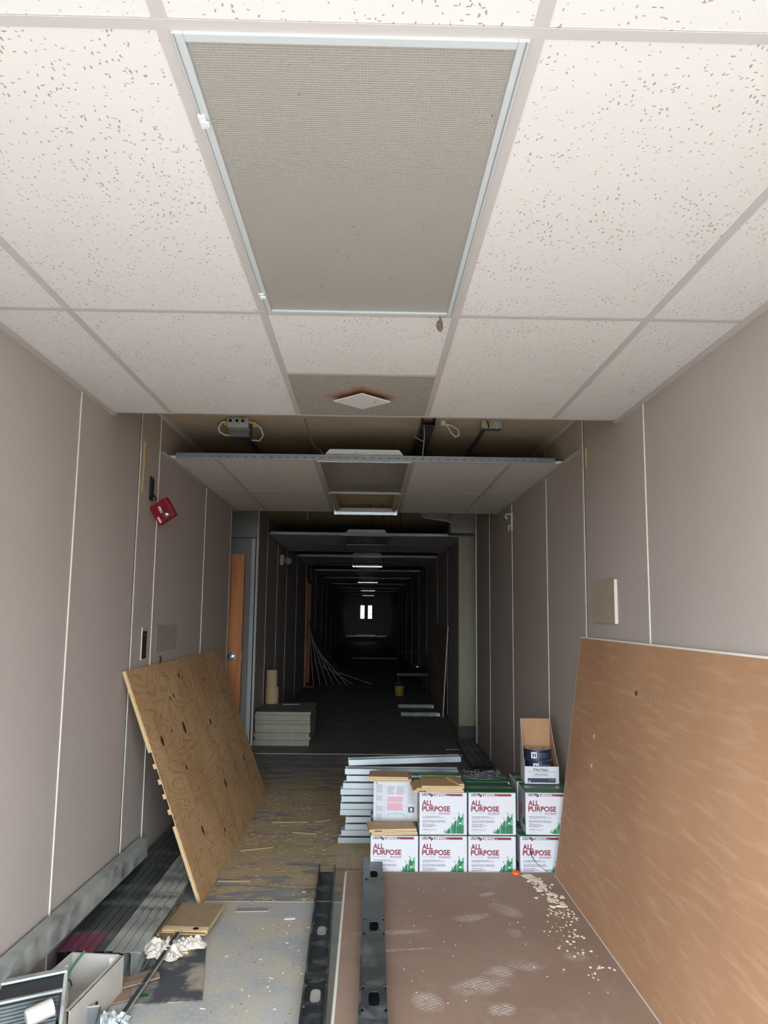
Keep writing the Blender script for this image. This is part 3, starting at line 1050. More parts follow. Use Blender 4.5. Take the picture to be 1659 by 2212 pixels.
for sx_ in (-0.012, 0.010):
    rf = MB()
    rf.tube([rot @ Vector((0.016 + sx_, -0.024, -0.040)), rot @ Vector((0.016 + sx_ * 0.3, -0.040, -0.030))], [0.008, 0.003], CHROME, 8)
    rf.build('flash_reflector', a)

s_ = thing('wall_slot', 'narrow black empty wall slot with a white edge above the plywood', 'wall box', (XL, 4.40, 1.17))
MB().box((0.0, 0.0, 0.0), (0.004, 0.09, 0.15), BLACKIN).build('slot', s_)
MB().box((0.0, -0.004, -0.006), (0.005, 0.0, 0.17), STRIP).build('slot_edge', s_)
for zz in (0.02, 0.13):
    MB().cyl((0.004, 0.045, zz), (0.006, 0.045, zz), 0.004, GALV, 8).build('screw', s_)

tag(MB().tube([(XL + 0.004, 4.262, 2.36), (XL + 0.004, 4.26, 2.25), (XL + 0.005, 4.266, 2.24), (XL + 0.004, 4.258, 2.16), (XL + 0.004, 4.255, 2.08)], [0.007, 0.007, 0.005, 0.006, 0.007], GLUE, 6).build('glue_bead'),
    'amber bead of old glue hanging down the left wall joint', 'glue')
tag(MB().tube([(XR - 0.004, 4.27, 2.36), (XR - 0.004, 4.275, 2.30), (XR - 0.004, 4.268, 2.25)], [0.006, 0.008, 0.005], GLUE, 6).build('glue_bead'),
    'short amber bead of glue beside the torn right wall joint', 'glue')

pt = thing('cover_plate', 'tan square plate stuck on the right wall above the leaning sheet', 'plate', (XR, 3.80, 1.395))
MB().box((-0.014, 0.0, 0.0), (0.0, 0.36, 0.215), PUTTY, bev=0.002).build('plate_face', pt)
MB().box((-0.015, -0.003, 0.0), (0.0, 0.001, 0.215), STRIP).build('plate_edge', pt)

bk = thing('wall_bracket', 'small bent white bracket high on the right wall', 'bracket', (XR, 6.57, 2.14))
MB().box((-0.012, -0.02, 0.0), (0.0, 0.02, 0.15), STEELWHITE, bev=0.002).build('bracket_plate', bk)
MB().tube([(-0.012, 0, 0.14), (-0.05, 0, 0.14), (-0.062, 0, 0.12), (-0.04, 0, 0.10)], 0.006, STEELWHITE, 7).build('bracket_hook', bk)
MB().tube([(-0.012, 0, 0.05), (-0.03, 0, 0.04), (-0.03, 0, 0.0)], 0.006, STEELWHITE, 7).build('bracket_hook', bk)

em = thing('emergency_light', 'dim white emergency light box high on the dark left wall', 'light', (XL, 11.0, 2.09))
MB().box((0, 0, 0), (0.05, 0.14, 0.15), BEIGEP, bev=0.006).build('lamp_body', em)
MB().tube([(0.05, 0.07, 0.09), (0.09, 0.05, 0.07), (0.12, 0.02, 0.06)], [0.03, 0.045, 0.05], BEIGEP, 12).build('lamp_head', em)

# ------------------------------------------------------------------ drywall: flat stack and leaning sheet
SX0, SX1, SY0, SY1 = -0.068, 1.152, 2.02, 4.462


def flat_sheet(z, label, facemat, dx=0.0, dy=0.0, group=None):
    t = thing('drywall_sheet', label, 'drywall', (SX0 + dx, SY0 + dy, z), group=group)
    w, l = SX1 - SX0, SY1 - SY0
    MB().box((0, 0, 0.0), (w, l, 0.0148), GYP, bev=0.002).build('gypsum_core', t)
    MB().box((0.010, 0.006, 0.0148), (w - 0.006, l - 0.007, 0.0154), facemat).build('face_paper', t)
    return t


flat_sheet(0.0, 'bottom brown drywall sheet of the flat pile under the metal studs', PAPER_LEAN, 0.006, -0.01)
flat_sheet(0.0155, 'middle brown drywall sheet of the flat pile under the metal studs', PAPER_LEAN, -0.003, -0.004)
flat_sheet(0.031, 'dusty brown drywall sheet on top of the flat pile, marked with boot prints', PAPER_FLAT)

# leaning sheet: foot on the flat pile, top on the right wall
foot = Vector((1.058, 0, 0.0475))
topp = Vector((XR - 0.018, 0, 1.318))
LL = (topp - foot).length
ang = math.atan2(topp.z - foot.z, topp.x - foot.x)
t = thing('drywall_sheet', 'large brown drywall sheet leaning on its edge against the right wall', 'drywall', (foot.x, 4.405, foot.z))
# local x = up the lean, local y = along corridor toward camera, local z = thickness away from the room
ex = (topp - foot).normalized()
ey = Vector((0, -1, 0))
ez = ex.cross(ey)
LM = Matrix((ex, ey, ez)).transposed().to_4x4()
t.matrix_world = Matrix.Translation((foot.x, 4.405, foot.z)) @ LM
sg = 1 if ez.x > 0 else -1
MB().box((0, 0, min(0, sg * 0.0148)), (LL, 2.44, max(0, sg * 0.0148)), GYP, bev=0.001).build('gypsum_core', t)
MB().box((0.006, 0.009, min(0, -sg * 0.0005)), (LL - 0.008, 2.434, max(0, -sg * 0.0005)), PAPER_LEAN).build('face_paper', t)
pm = MB()
for q in range(13):
    yy = 0.62 + q * 0.058
    hh_ = 0.016 + 0.004 * (q % 3)
    if q == 6:
        pm.box((1.055, yy, min(-sg * 0.0008, -sg * 0.001)), (1.075, yy + 0.022, max(-sg * 0.0008, -sg * 0.001)), INK)
        continue
    for r_ in range(2):
        pm.box((1.05 + r_ * 0.018, yy, min(-sg * 0.0008, -sg * 0.001)), (1.053 + r_ * 0.018, yy + 0.026, max(-sg * 0.0008, -sg * 0.001)), PUTTY)
    pm.box((1.05, yy, min(-sg * 0.0008, -sg * 0.001)), (1.07, yy + 0.004, max(-sg * 0.0008, -sg * 0.001)), PUTTY)
pm.build('faint_print', t)
for (u, w_) in ((0.80, 0.42), (0.66, 0.43)):
    z_ = -sg * 0.0009
    tg = MB()
    tg.add([(u, w_, z_), (u + 0.02, w_ + 0.035, z_), (u - 0.016, w_ + 0.03, z_)], [(0, 1, 2)], CRUMB)
    tg.build('paper_nick', t)

# plaster crumbs along the foot of the leaning sheet
cr = MB()
rnd = random.Random(5)


def lump(mb, p, sx, sy, sz, m, rnd, n=6):
    a0 = rnd.uniform(0, 6.28)
    base = []
    for k in range(n):
        an = a0 + 2 * math.pi * k / n
        q = rnd.uniform(0.6, 1.0)
        base.append((p[0] + sx * q * math.cos(an), p[1] + sy * q * math.sin(an), p[2]))
    topv = [(p[0] + (b[0] - p[0]) * 0.6, p[1] + (b[1] - p[1]) * 0.6, p[2] + sz * rnd.uniform(0.6, 1)) for b in base]
    fs = [list(range(n, 2 * n))] + [(k, (k + 1) % n, n + (k + 1) % n, n + k) for k in range(n)]
    mb.add(base + topv, fs, m)


path = [(0.90, 4.42), (0.95, 4.30), (0.962, 4.18), (0.975, 4.05), (0.985, 3.93), (0.965, 3.80), (0.955, 3.65), (0.93, 3.45), (0.96, 3.2)]
for q in range(300):
    i = min(int(rnd.random() ** 1.5 * 8), 7)
    f = rnd.random()
    x = path[i][0] * (1 - f) + path[i + 1][0] * f + rnd.gauss(0, 0.016 + 0.006 * i)
    y = path[i][1] * (1 - f) + path[i + 1][1] * f
    if x > 1.03:
        continue
    s1_ = rnd.uniform(0.003, 0.016) if i < 4 else rnd.uniform(0.002, 0.009)
    lump(cr, (x, y, 0.0465), s1_, s1_ * rnd.uniform(0.7, 2.2), s1_ * 0.4, CRUMB, rnd)
for q in range(40):
    lump(cr, (rnd.uniform(0.16, 1.0), rnd.uniform(2.9, 4.4), 0.0465), 0.0035, 0.0045, 0.002, CRUMB, rnd)
tag(cr.build('plaster_crumbs'), 'pale plaster crumbs scattered along the foot of the leaning sheet', 'crumbs', kind='stuff')

oc = MB()
oc.tube([(0, 0, 0), (0, 0, 0.004), (0, 0, 0.012), (0, 0, 0.016)], [0.020, 0.023, 0.023, 0.019], ORANGE, 22)
tag(oc.build('bottle_cap', loc=(0.852, 4.425, 0.0466)), 'small round orange plastic cap on the edge of the flat drywall pile', 'cap')

# ------------------------------------------------------------------ metal studs
mb = MB()
punched_channel(mb, 2.3, [0.28, 0.965, 1.61], GALVK, mat=Matrix(((1, 0, 0, 0), (0, -1, 0, 0), (0, 0, -1, 0.0413), (0, 0, 0, 1))))
st1 = mb.build('metal_stud', loc=(0.088, 4.56, 0.0485), rot=(0, 0, math.radians(-0.35)))
tag(st1, 'dark punched metal stud lying face up on the flat drywall pile', 'stud')
mb = MB()
channel(mb, 2.3, GALVK)
tag(mb.build('metal_stud', loc=(0.066, 2.255, 0.0468), rot=(0, 0, math.radians(-0.35 + 0.0))), 'second dark metal stud nested under the punched stud on the drywall pile', 'stud')
mb = MB()
punched_channel(mb, 2.0, [1.23, 1.84 - 0.0, ][:0] or [0.575, 1.185], GALVK, mat=Matrix.Identity(4))
st3 = mb.build('metal_stud', loc=(-0.128, 2.59, 0.002), rot=(0, 0, math.radians(1.2)))
st3.location.z = 0.001
tag(st3, 'dark punched metal stud lying open side up on the floor beside the drywall pile', 'stud')

# bundle along the left wall: nine studs on edge
edge = [-1.157, -1.107, -1.069, -1.031, -0.993, -0.963, -0.934, -0.903, -0.870]
names9 = ['metal stud on edge with a red end, nearest the left wall',
          'metal stud on edge with a red end, second from the left wall',
          'metal stud on edge with a red end, third from the left wall',
          'metal stud on edge with a red end, next to the plain grey studs',
          'dull grey metal stud on edge beside the red-ended studs',
          'dull grey metal stud on edge, second after the red-ended studs',
          'grey metal stud on edge with a dark open end, left of three',
          'grey metal stud on edge with a dark open end, middle of three',
          'grey metal stud on edge with a dark open end, next to the debris']
RY = Matrix.Rotation(math.radians(90), 4, 'Y')
for i in range(9):
    x0 = edge[i - 0]
    w = 0.036
    mb = MB()
    # web vertical, one flange on top
    Mx = Matrix.Translation((0, 0, 0.046)) @ Matrix.Rotation(math.radians(90), 4, 'Y')
    channel(mb, 2.9 if i > 4 else 2.3, GALVK if i < 5 else GALVD, F=0.0335, mat=Mx)
    t = mb.build('metal_stud', loc=(-1.172 + i * 0.0368, 3.313 + (0.0 if i > 5 else 0.006 * (i % 3)), 0.002))
    tag(t, names9[i], 'stud', 'metal studs bundled along the left wall')
    if i < 4:
        MB().box((0.0, 0.0, 0.0921), (0.0335, 0.16 + 0.03 * (i % 2), 0.0926), MAGENTA).build('red_end_mark', t)
# stud on edge on top, tight to wall, near end raised on the scrap housing
mb = MB()
My = Matrix.Translation((0, 0, 0.046)) @ Matrix.Rotation(math.radians(-90), 4, 'Y')
channel(mb, 2.05, GALVD, F=0.055, mat=My)
ob = mb.build('metal_stud', loc=(-1.142, 2.43, 0.176), rot=(math.radians(-1.75), 0, 0))
tag(ob, 'long grey metal stud on edge lying highest along the left wall', 'stud')

# crosswise stack behind the cartons
ends = [-0.130, -0.112, -0.090, -0.085, -0.122, -0.120, -0.115, -0.122, -0.105, -0.085, -0.095, -0.075]
Mz = Matrix.Rotation(math.radians(-90), 4, 'Z')
mst = MB()
channel(mst, 0.72, GALV, F=0.0335, mat=Mz)
proto = None
for i in range(12):
    z = 0.002 + i * 0.0416
    if proto is None:
        o = mst.build('metal_stud')
        proto = o
    else:
        o = proto.copy()
        COL.objects.link(o)
    o.location = (ends[i], 5.19 + 0.012 * math.sin(i * 2.1), z)
    o.rotation_euler = (0, 0, math.radians(random.uniform(-0.8, 0.8)))
    if i == 11:
        o.rotation_euler = (0, math.radians(-1.5), math.radians(4.0))
        o.location.z += 0.016
    n_ = 11 - i
    if i in (0, 1, 3, 6, 8, 10):
        y_ = MB().box((-0.0012, -0.046, 0.0), (0.0, -0.03, 0.034), YELLOW).build('yellow_end_mark', o)
    tag(o, ('bright metal stud skewed on top of the crosswise stack behind the cartons' if i == 11 else
            'bright metal stud, lowest of the crosswise stack behind the cartons' if i == 0 else
            'bright metal stud, %s below the skewed top one, behind the cartons' % ORD[n_ - 1]), 'stud', 'crosswise metal studs behind the cartons')
tg_ = MB()
# bundle beyond the cartons on the right
for i in range(4):
    mb = MB()
    channel(mb, 1.55, GALVK, mat=Matrix.Translation((0, 0, 0.0413)) @ Matrix.Rotation(math.radians(180), 4, 'Y'), Wd=0.06)
    o = mb.build('metal_stud', loc=(1.045 + i * 0.066, 7.5 + 0.03 * (i % 2), 0.001), rot=(0, 0, math.radians(-1.0)))
    tag(o, 'dark stud lying along right wall beyond the cartons, %s' % ('leftmost of four', 'second from left', 'third from left', 'nearest the wall')[i], 'stud', 'dark studs along the right wall')

# ------------------------------------------------------------------ joint compound cartons
BW, BD, BH = 0.262, 0.256, 0.228


def carton_parts(t, front):
    MB().box((0, 0, 0), (BW, BD, BH - 0.004), CARTON, bev=0.004).build('carton_body', t)
    MB().box((0.001, 0.001, BH - 0.0045), (BW / 1.0 - 0.001, BD / 2 - 0.001, BH), GREEN).build('lid_flap', t)
    MB().box((0.001, BD / 2 + 0.001, BH - 0.0045), (BW - 0.001, BD - 0.001, BH), GREEN).build('lid_flap', t)
    MB().box((0.0, BD / 2 - 0.028, BH), (BW, BD / 2 + 0.028, BH + 0.0008), CLEAR).build('packing_tape', t)
    # front print
    mb = MB()
    P = lambda u, w_: Vector((u * BW, -0.0006, w_ * BH))
    if front:
        put_text(mb, 'USG', 0.05, 0.905, 0.125, 0.062, INK, P, 0.035)
        mb.add([P(.185, .975), P(.185, .93), P(.235, .895), P(.235, .945)], [(3, 2, 1, 0)][::1], MAROON)
        mb.add([P(.24, .93), P(.24, .87), P(.285, .90), P(.285, .955)], [(0, 1, 2, 3)], INK)
        mb.add([P(.20, .955), P(.235, .93), P(.262, .95), P(.235, .97)], [(0, 1, 2, 3)], MAROON)
        quad(mb, .305, .902, .905, .958, MAROON, P)
        P2 = lambda u, w_: Vector((u * BW, -0.0010, w_ * BH))
        put_text(mb, 'SHEETROCK', .325, .912, .235, .036, PRINTWHITE, P2, 0.03)
        put_text(mb, 'BRAND', .57, .912, .05, .014, PRINTWHITE, P2, 0.0)
        put_text(mb, 'ALL', .055, .685, .225, .115, MAROON, P, 0.035)
        put_text(mb, 'PURPOSE', .055, .55, .59, .115, MAROON, P, 0.035)
        put_text(mb, 'Todo Propósito', .062, .492, .285, .036, GREYINK, P, 0.0)
        put_text(mb, 'Joint Compound', .40, .498, .25, .026, MAROON, P, 0.03)
        quad(mb, .40, .482, .65, .488, MAROON, P)
        put_text(mb, 'Compuesto para juntas', .40, .462, .25, .014, PINK, P, 0.0)
        rnd_ = random.Random(3)
        for (z_, x1, th, m_) in ((.425, .42, .010, INK), (.398, .53, .010, INK), (.372, .23, .010, GREYINK), (.345, .56, .003, GREYINK), (.320, .545, .010, INK), (.294, .56, .010, INK), (.268, .14, .009, GREYINK), (.242, .31, .011, INK), (.208, .38, .011, MAROON), (.184, .29, .009, MAROON)):
            x = .068
            while x < x1:
                ww = rnd_.uniform(.02, .07) if th > .004 else x1 - x
                quad(mb, x, z_, min(x + ww, x1), z_ + th, m_, P)
                x += ww + .008
        for (x0, z0, x1, z1) in ((.068, .142, .375, .146), (.068, .095, .375, .099), (.068, .095, .072, .146), (.371, .095, .375, .146)):
            quad(mb, x0, z0, x1, z1, GREYINK, P)
        quad(mb, .085, .112, .20, .130, GREYINK, P)
        quad(mb, .215, .112, .35, .122, GREYINK, P)
        put_text(mb, '3.5 gal (13.2 L)', .068, .035, .18, .026, GREYINK, P, 0.0)
        bars = [(.53, .05, .10), (.56, .085, .13), (.60, .12, .17), (.64, .18, .24), (.68, .21, .30), (.72, .28, .35), (.76, .30, .37), (.80, .40, .50), (.84, .38, .44), (.885, .44, .52)]
        for q, (x, h0, h1) in enumerate(bars):
            wq = .046
            mq = (GREEN2, GREEN3, GREEN4)[q % 3]
            mb.add([P(x, .035), P(x + wq, .035), P(x + wq, h1 if q % 2 else h0), P(x, h0 if q % 2 else h1)], [(0, 1, 2, 3)], mq)
        P3 = lambda u, w_: Vector((u * BW, -0.0009, w_ * BH))
        for (x, z_, w_, h_, m_) in ((.78, .035, .15, .20, GREEN4), (.83, .25, .05, .05, PALEGREEN), (.70, .12, .04, .05, GREEN4), (.87, .36, .05, .05, GREEN4)):
            mb.add([P3(x, z_), P3(x + w_, z_), P3(x + w_, z_ + h_), P3(x, z_ + h_ * .8)], [(0, 1, 2, 3)], m_)
        for (x, z_) in ((.50, .07), (.53, .11), (.72, .39), (.80, .50)):
            mb.add([P3(x, z_), P3(x + .03, z_ - .012), P3(x + .03, z_ + .03)], [(0, 1, 2)], GREEN3)
    else:
        rnd_ = random.Random(8)

        def para(x0, x1, z1, z0, m_, step=.018, th=.010):
            z_ = z1
            while z_ > z0:
                x = x0
                e = x1 - rnd_.uniform(0, .05)
                while x < e:
                    ww = rnd_.uniform(.015, .05)
                    quad(mb, x, z_, min(x + ww, e), z_ + th, m_, P)
                    x += ww + .006
                z_ -= step
        for q, (n_, z_) in enumerate((('1', .93), ('2', .66), ('3', .40), ('4', .20))):
            put_text(mb, n_, .06, z_, .018, .035, INK, P, 0.01)
            para(.06, .235, z_ - .03, z_ - (.22 if q == 0 else .17), GREYINK)
            quad(mb, .05, z_ - .2 if q else z_ - .24, .25, z_ - .196 if q else z_ - .236, GREYINK, P)
        quad(mb, .262, .02, .266, .98, GREYINK, P)
        quad(mb, .745, .02, .749, .98, GREYINK, P)
        para(.31, .49, .86, .66, GREYINK)
        para(.52, .71, .86, .66, GREYINK)
        para(.31, .68, .60, .46, PINK, .014, .010)
        para(.31, .68, .44, .26, PINK, .014, .010)
        mb.add([P(.30, .12), P(.36, .20), P(.66, .20), P(.72, .12), P(.70, .12), P(.65, .19), P(.37, .19), P(.32, .12)], [(0, 7, 6, 1), (1, 6, 5, 2), (2, 5, 4, 3)], GREEN2)
        quad(mb, .40, .15, .62, .165, PALEGREEN, P)
        para(.78, .95, .92, .42, GREYINK, .03, .012)
        quad(mb, .78, .22, .91, .36, INK, P)
        P3 = lambda u, w_: Vector((u * BW, -0.0010, w_ * BH))
        mb.add([P3(.845 + .03 * math.cos(q * .63), .30 + .035 * math.sin(q * .63)) for q in range(10)], [list(range(10))], PRINTWHITE)
        quad(mb, .80, .235, .89, .248, PRINTWHITE, P3)
    mb.build('printed_front', t)
    # side print (left side, visible edge-on)
    sd = MB()
    Ps = lambda u, w_: Vector((-0.0006, (1 - u) * BD, w_ * BH))
    for q in range(9):
        quad(sd, .62, .90 - q * .06, .93, .93 - q * .06, GREYINK, Ps)
        if q < 4:
            quad(sd, .30, .90 - q * .06, .55, .93 - q * .06, GREYINK, Ps)
    quad(sd, .28, .30, .55, .62, PINK, Ps)
    quad(sd, .64, .18, .86, .34, INK, Ps)
    quad(sd, .05, .05, .22, .95, PALEGREEN, Ps)
    sd.build('printed_side', t)


proto_f = thing('compound_carton', '', 'carton')
carton_parts(proto_f, True)
proto_s = thing('compound_carton', '', 'carton')
carton_parts(proto_s, False)
YF, YB = 4.486, 4.764
Z1, Z2 = 0.001, 0.2315
plan = [
    (proto_f, 0.068, YF, Z1, 0, 'white joint compound carton at the left end of the front bottom row'),
    (None, 0.336, YF, Z1, 0, 'white joint compound carton, second from left in the front bottom row'),
    (None, 0.604, YF, Z1, 0, 'white joint compound carton, third from left in the front bottom row'),
    (None, 0.890, YF + 0.004, Z1, 0.6, 'torn white joint compound carton at the right end of the front bottom row'),
    (None, 0.335, YF, Z2, -0.8, 'white joint compound carton on top row with plywood offcuts on its lid'),
    (None, 0.606, YF, Z2, 0, 'white joint compound carton on top row in the middle, clear lid'),
    (None, 0.924, YF + 0.012, Z2, -2.0, 'white joint compound carton on top row beside the leaning sheet'),
    (None, 0.070, YB, Z1, 0, 'rear bottom carton directly behind the leftmost front bottom carton'),
    (None, 0.338, YB, Z1, 0, 'rear bottom carton directly behind the second front bottom carton'),
    (None, 0.606, YB, Z1, 0, 'rear bottom carton directly behind the third front bottom carton'),
    (None, 0.900, YB, Z1, 0, 'rear bottom carton directly behind the torn front bottom carton'),
    (proto_s, 0.083, YB, Z2, -1.5, 'carton turned to show its printed instructions and red warning block'),
    (None, 0.352, YB, Z2, 0, 'rear top carton with a yellow band, behind the carton with the offcuts'),
    (None, 0.622, YB, Z2, 0, 'rear top carton with grey scrim lying on its green lid'),
    (None, 0.930, YB + 0.02, Z2, 0, 'rear top carton under the cardboard display box of tape rolls'),
]
tops = {}
for i, (src, x, y, z, rz, lab) in enumerate(plan):
    if src is None:
        src2 = proto_f
        o = copy_tree(src2)
    else:
        o = src
    o.location = (x, y, z)
    o.rotation_euler = (0, 0, math.radians(rz))
    tag(o, lab, 'carton', 'joint compound cartons')
    tops[i] = o
MB().box((0.02, 0.10, BH + 0.0009), (0.23, 0.14, BH + 0.0014), YELLOW).build('yellow_band', tops[12])
tear = MB()
tear.tube([(0.055, -0.002, 0.165), (0.06, -0.0025, 0.13), (0.075, -0.002, 0.10), (0.105, -0.0025, 0.07), (0.14, -0.002, 0.045), (0.17, -0.0025, 0.03)], [0.0008, 0.003, 0.002, 0.0012, 0.0015, 0.001], INK, 5)
tear.tube([(0.14, -0.002, 0.05), (0.155, -0.0025, 0.047), (0.175, -0.002, 0.05)], 0.0015, INK, 5)
tear.build('tear', tops[3])


# plywood offcuts on the cartons
def offcut(name_label, x, y, z, w, d, rz=0.0, th=0.014, group='plywood offcuts on the cartons', rx=0.0, ry=0.0, slot=True):
    t = thing('plywood_offcut', name_label, 'offcut', (x, y, z), (math.radians(rx), math.radians(ry), math.radians(rz)), group)
    MB().box((0, 0, 0), (w, d, th), TANEDGE, bev=0.001).build('ply_core', t)
    MB().box((0.001, 0.001, th), (w - 0.001, d - 0.001, th + 0.0008), TANWOOD).build('top_veneer', t)
    if slot:
        MB().box((0.03, -0.0006, 0.003), (0.07, 0.004, 0.008), BLACKIN).build('edge_slot', t)
    return t


ZT = Z2 + BH + 0.001
offcut('lower tan offcut under the top one on the leftmost bottom carton', 0.072, YF - 0.012, Z1 + BH + 0.001, 0.255, 0.17, 4, slot=False)
offcut('upper tan offcut with a slotted edge on the leftmost bottom carton', 0.060, YF - 0.014, Z1 + BH + 0.017, 0.262, 0.165, 6, ry=-0.0)
offcut('lower tan offcut on the carton turned to its instructions', 0.060, YB - 0.02, ZT, 0.245, 0.17, -3, 0.012, slot=False)
offcut('upper tan offcut on the carton turned to its instructions', 0.050, YB - 0.03, ZT + 0.014, 0.235, 0.175, -4, 0.014, slot=False)
offcut('bottom tan offcut of three on the top carton, sticking out left', 0.30, YF - 0.022, ZT, 0.28, 0.22, 2, 0.011)
offcut('middle tan offcut of three on the top carton', 0.318, YF - 0.018, ZT + 0.013, 0.255, 0.215, 1, 0.009, slot=False)
offcut('topmost wide tan offcut of three on the top carton', 0.345, YF - 0.026, ZT + 0.0235, 0.235, 0.215, -1, 0.011, slot=False)
offcut('narrow tan strip across the right end of the offcuts', 0.555, YF - 0.012, ZT + 0.0355, 0.028, 0.20, 16, 0.008, slot=False)

# grey scrim on the rear carton
sc = MB()
rnd = random.Random(9)
for q in range(46):
    p = [Vector((rnd.gauss(0, .045), rnd.gauss(0, .04), abs(rnd.gauss(0, .01)) + 0.005))]
    for k in range(7):
        p.append(p[-1] + Vector((rnd.gauss(0, .022), rnd.gauss(0, .02), rnd.gauss(0, .008))))
    for k in p:
        k.z = min(max(k.z, 0.004), 0.034)
        k.x = min(max(k.x, -0.11), 0.11)
        k.y = min(max(k.y, -0.09), 0.09)
    sc.tube(p, 0.0028, GREYW, 5)
tag(sc.build('crumpled_scrim', loc=(0.735, YB + 0.12, ZT)), 'crumpled dark grey mesh scrim on the green lid of the rear carton', 'scrim')

# tape display box
fx, fy, fz = 0.962, 4.700, ZT + 0.001
t = thing('display_box', 'white open display box holding joint tape rolls on the right carton', 'box', (fx, fy, fz), (0, 0, math.radians(-1)))
BWd, Dd, Lh, Bh = 0.198, 0.205, 0.098, 0.345
MB().box((0, 0, 0), (BWd, 0.003, Lh), CARTON).build('front_panel', t)
MB().box((0, 0, 0), (BWd, Dd, 0.002), KRAFT).build('bottom_panel', t)
bx0, bx1 = 0.012, 0.190
MB().box((bx0, Dd - 0.003, 0.0), (bx1, Dd, Bh), KRAFT).box((bx0 + .055, Dd - 0.0036, 0), (bx0 + .056, Dd - 0.003, Bh), SCRAPC).box((bx0 + .125, Dd - 0.0036, 0), (bx0 + .126, Dd - 0.003, Bh), SCRAPC).build('back_panel', t)
poly = [(0.003, 0), (Dd, 0), (Dd, Bh), (Dd - 0.03, Bh - 0.04), (0.07, 0.16), (0.003, Lh)]
for nm, xa, xb in (('side_panel', 0.0, 0.012), ('side_panel', BWd - 0.002, 0.190)):
    mb = MB()
    fa = (0.0 if xa < 0.1 else BWd)
    fb = xb
    out = -0.0008 if xa < 0.1 else 0.0008
    def sp(p, o_):
        k = (p[0] - 0.003) / (Dd - 0.003)
        return Vector((fa + (fb - fa) * k + o_, p[0], p[1]))
    n = len(poly)
    vi = [sp(p, -out) for p in poly]
    vo = [sp(p, out) for p in poly]
    mb.add(vi, [list(range(n))], KRAFT)
    mb.add(vo, [list(range(n))[::-1]], CARTON)
    mb.add(vi + vo, [(i, (i + 1) % n, n + (i + 1) % n, n + i) for i in range(n)], CARTON)
    mb.build(nm, t)
fp = MB()
P = lambda u, w_: Vector((u * BWd, -0.0006, w_ * Lh))
put_text(fp, 'FibaTape', .26, .76, .42, .13, INK, P, 0.02)
quad(fp, .08, .685, .90, .70, INK, P)
put_text(fp, 'ORIGINAL', .27, .47, .42, .13, INK, P, 0.0)
put_text(fp, 'Self-adhesive mesh drywall tape', .20, .40, .58, .03, GREYINK, P, 0.0)
quad(fp, .08, .08, .90, .33, NAVY, P)
P4 = lambda u, w_: Vector((u * BWd, -0.0009, w_ * Lh))
quad(fp, .11, .12, .16, .18, PRINTWHITE, P4)
put_text(fp, 'STD / WHITE', .70, .20, .16, .04, PRINTWHITE, P4, 0.0)
fp.build('front_print', t)
labs = ['lowest roll of joint tape at the bottom of the display box', 'dark blue roll of joint tape just above the display box lip', 'dark blue roll of joint tape with a barcode, top of the display box']
for k in range(3):
    z_ = fz + 0.0025 + 0.0615 * k
    r = thing('tape_roll', labs[k], 'tape', (fx + (0.100, 0.104, 0.096)[k], fy + 0.104 + (0, -0.012, 0.004)[k], z_), (0, 0, math.radians(20 * k)), 'rolls of joint tape')
    MB().ring((0, 0), 0.050, 0.078, 0, 0.060, NAVY, CREAMLBL if k == 2 else GREYINK).build('tape_wind', r)
    MB().ring((0, 0), 0.045, 0.050, 0.001, 0.0605, KRAFT).build('core', r)
    bc = MB()
    for q in range(8):
        an = math.radians(-128 - 20 * k + q * 3)
        rr_ = 0.0786
        an2 = an + math.radians(3)
        bc.add([(rr_ * math.cos(an), rr_ * math.sin(an), 0.012), (rr_ * math.cos(an2), rr_ * math.sin(an2), 0.012), (rr_ * math.cos(an2), rr_ * math.sin(an2), 0.046), (rr_ * math.cos(an), rr_ * math.sin(an), 0.046)], [(0, 1, 2, 3)], PRINTWHITE)
        if 1 < q < 7 and q != 4:
            rr_ = 0.0789
            bc.add([(rr_ * math.cos(an), rr_ * math.sin(an), 0.018), (rr_ * math.cos(an2), rr_ * math.sin(an2), 0.018), (rr_ * math.cos(an2), rr_ * math.sin(an2), 0.04), (rr_ * math.cos(an), rr_ * math.sin(an), 0.04)], [(0, 1, 2, 3)], INK)
    for q in range(16):
        an = math.radians(-95 - 20 * k + q * 3)
        an2 = an + math.radians(2.4)
        rr_ = 0.0786
        for z0, z1 in ((0.036, 0.039), (0.030, 0.032), (0.016, 0.018), (0.022, 0.024)):
            if (q * 7 + int(z0 * 1000)) % 5:
                bc.add([(rr_ * math.cos(an), rr_ * math.sin(an), z0), (rr_ * math.cos(an2), rr_ * math.sin(an2), z0), (rr_ * math.cos(an2), rr_ * math.sin(an2), z1), (rr_ * math.cos(an), rr_ * math.sin(an), z1)], [(0, 1, 2, 3)], GREYINK)
    bc.build('wrapper_print', r)

# ------------------------------------------------------------------ leaning plywood, left
PF = Vector((-0.757, 4.078, 0.002))
PT = Vector((XL + 0.02, 4.06, 1.128))
exp_ = (PT - PF)
exp_.y = 0
Lp = exp_.length
exp_.normalize()
eyp = Vector((0, 1, 0))
ezp = exp_.cross(eyp)          # local z
t = thing('plywood_sheet', 'big plywood sheet with dark knots and a chewed near edge leaning on the left wall', 'plywood')
t.matrix_world = Matrix.Translation(PF) @ Matrix((exp_, eyp, ezp)).transposed().to_4x4()
sgn = 1 if ezp.x > 0 else -1   # +z points to the room when ezp.x > 0
f0, f1 = sorted((0.0, -sgn * 0.004))
b0, b1 = sorted((-sgn * 0.004, -sgn * 0.019))
Ly = 2.44
MB().box((0, 0, f0), (Lp, Ly, f1), PLY).build('face_veneer', t)
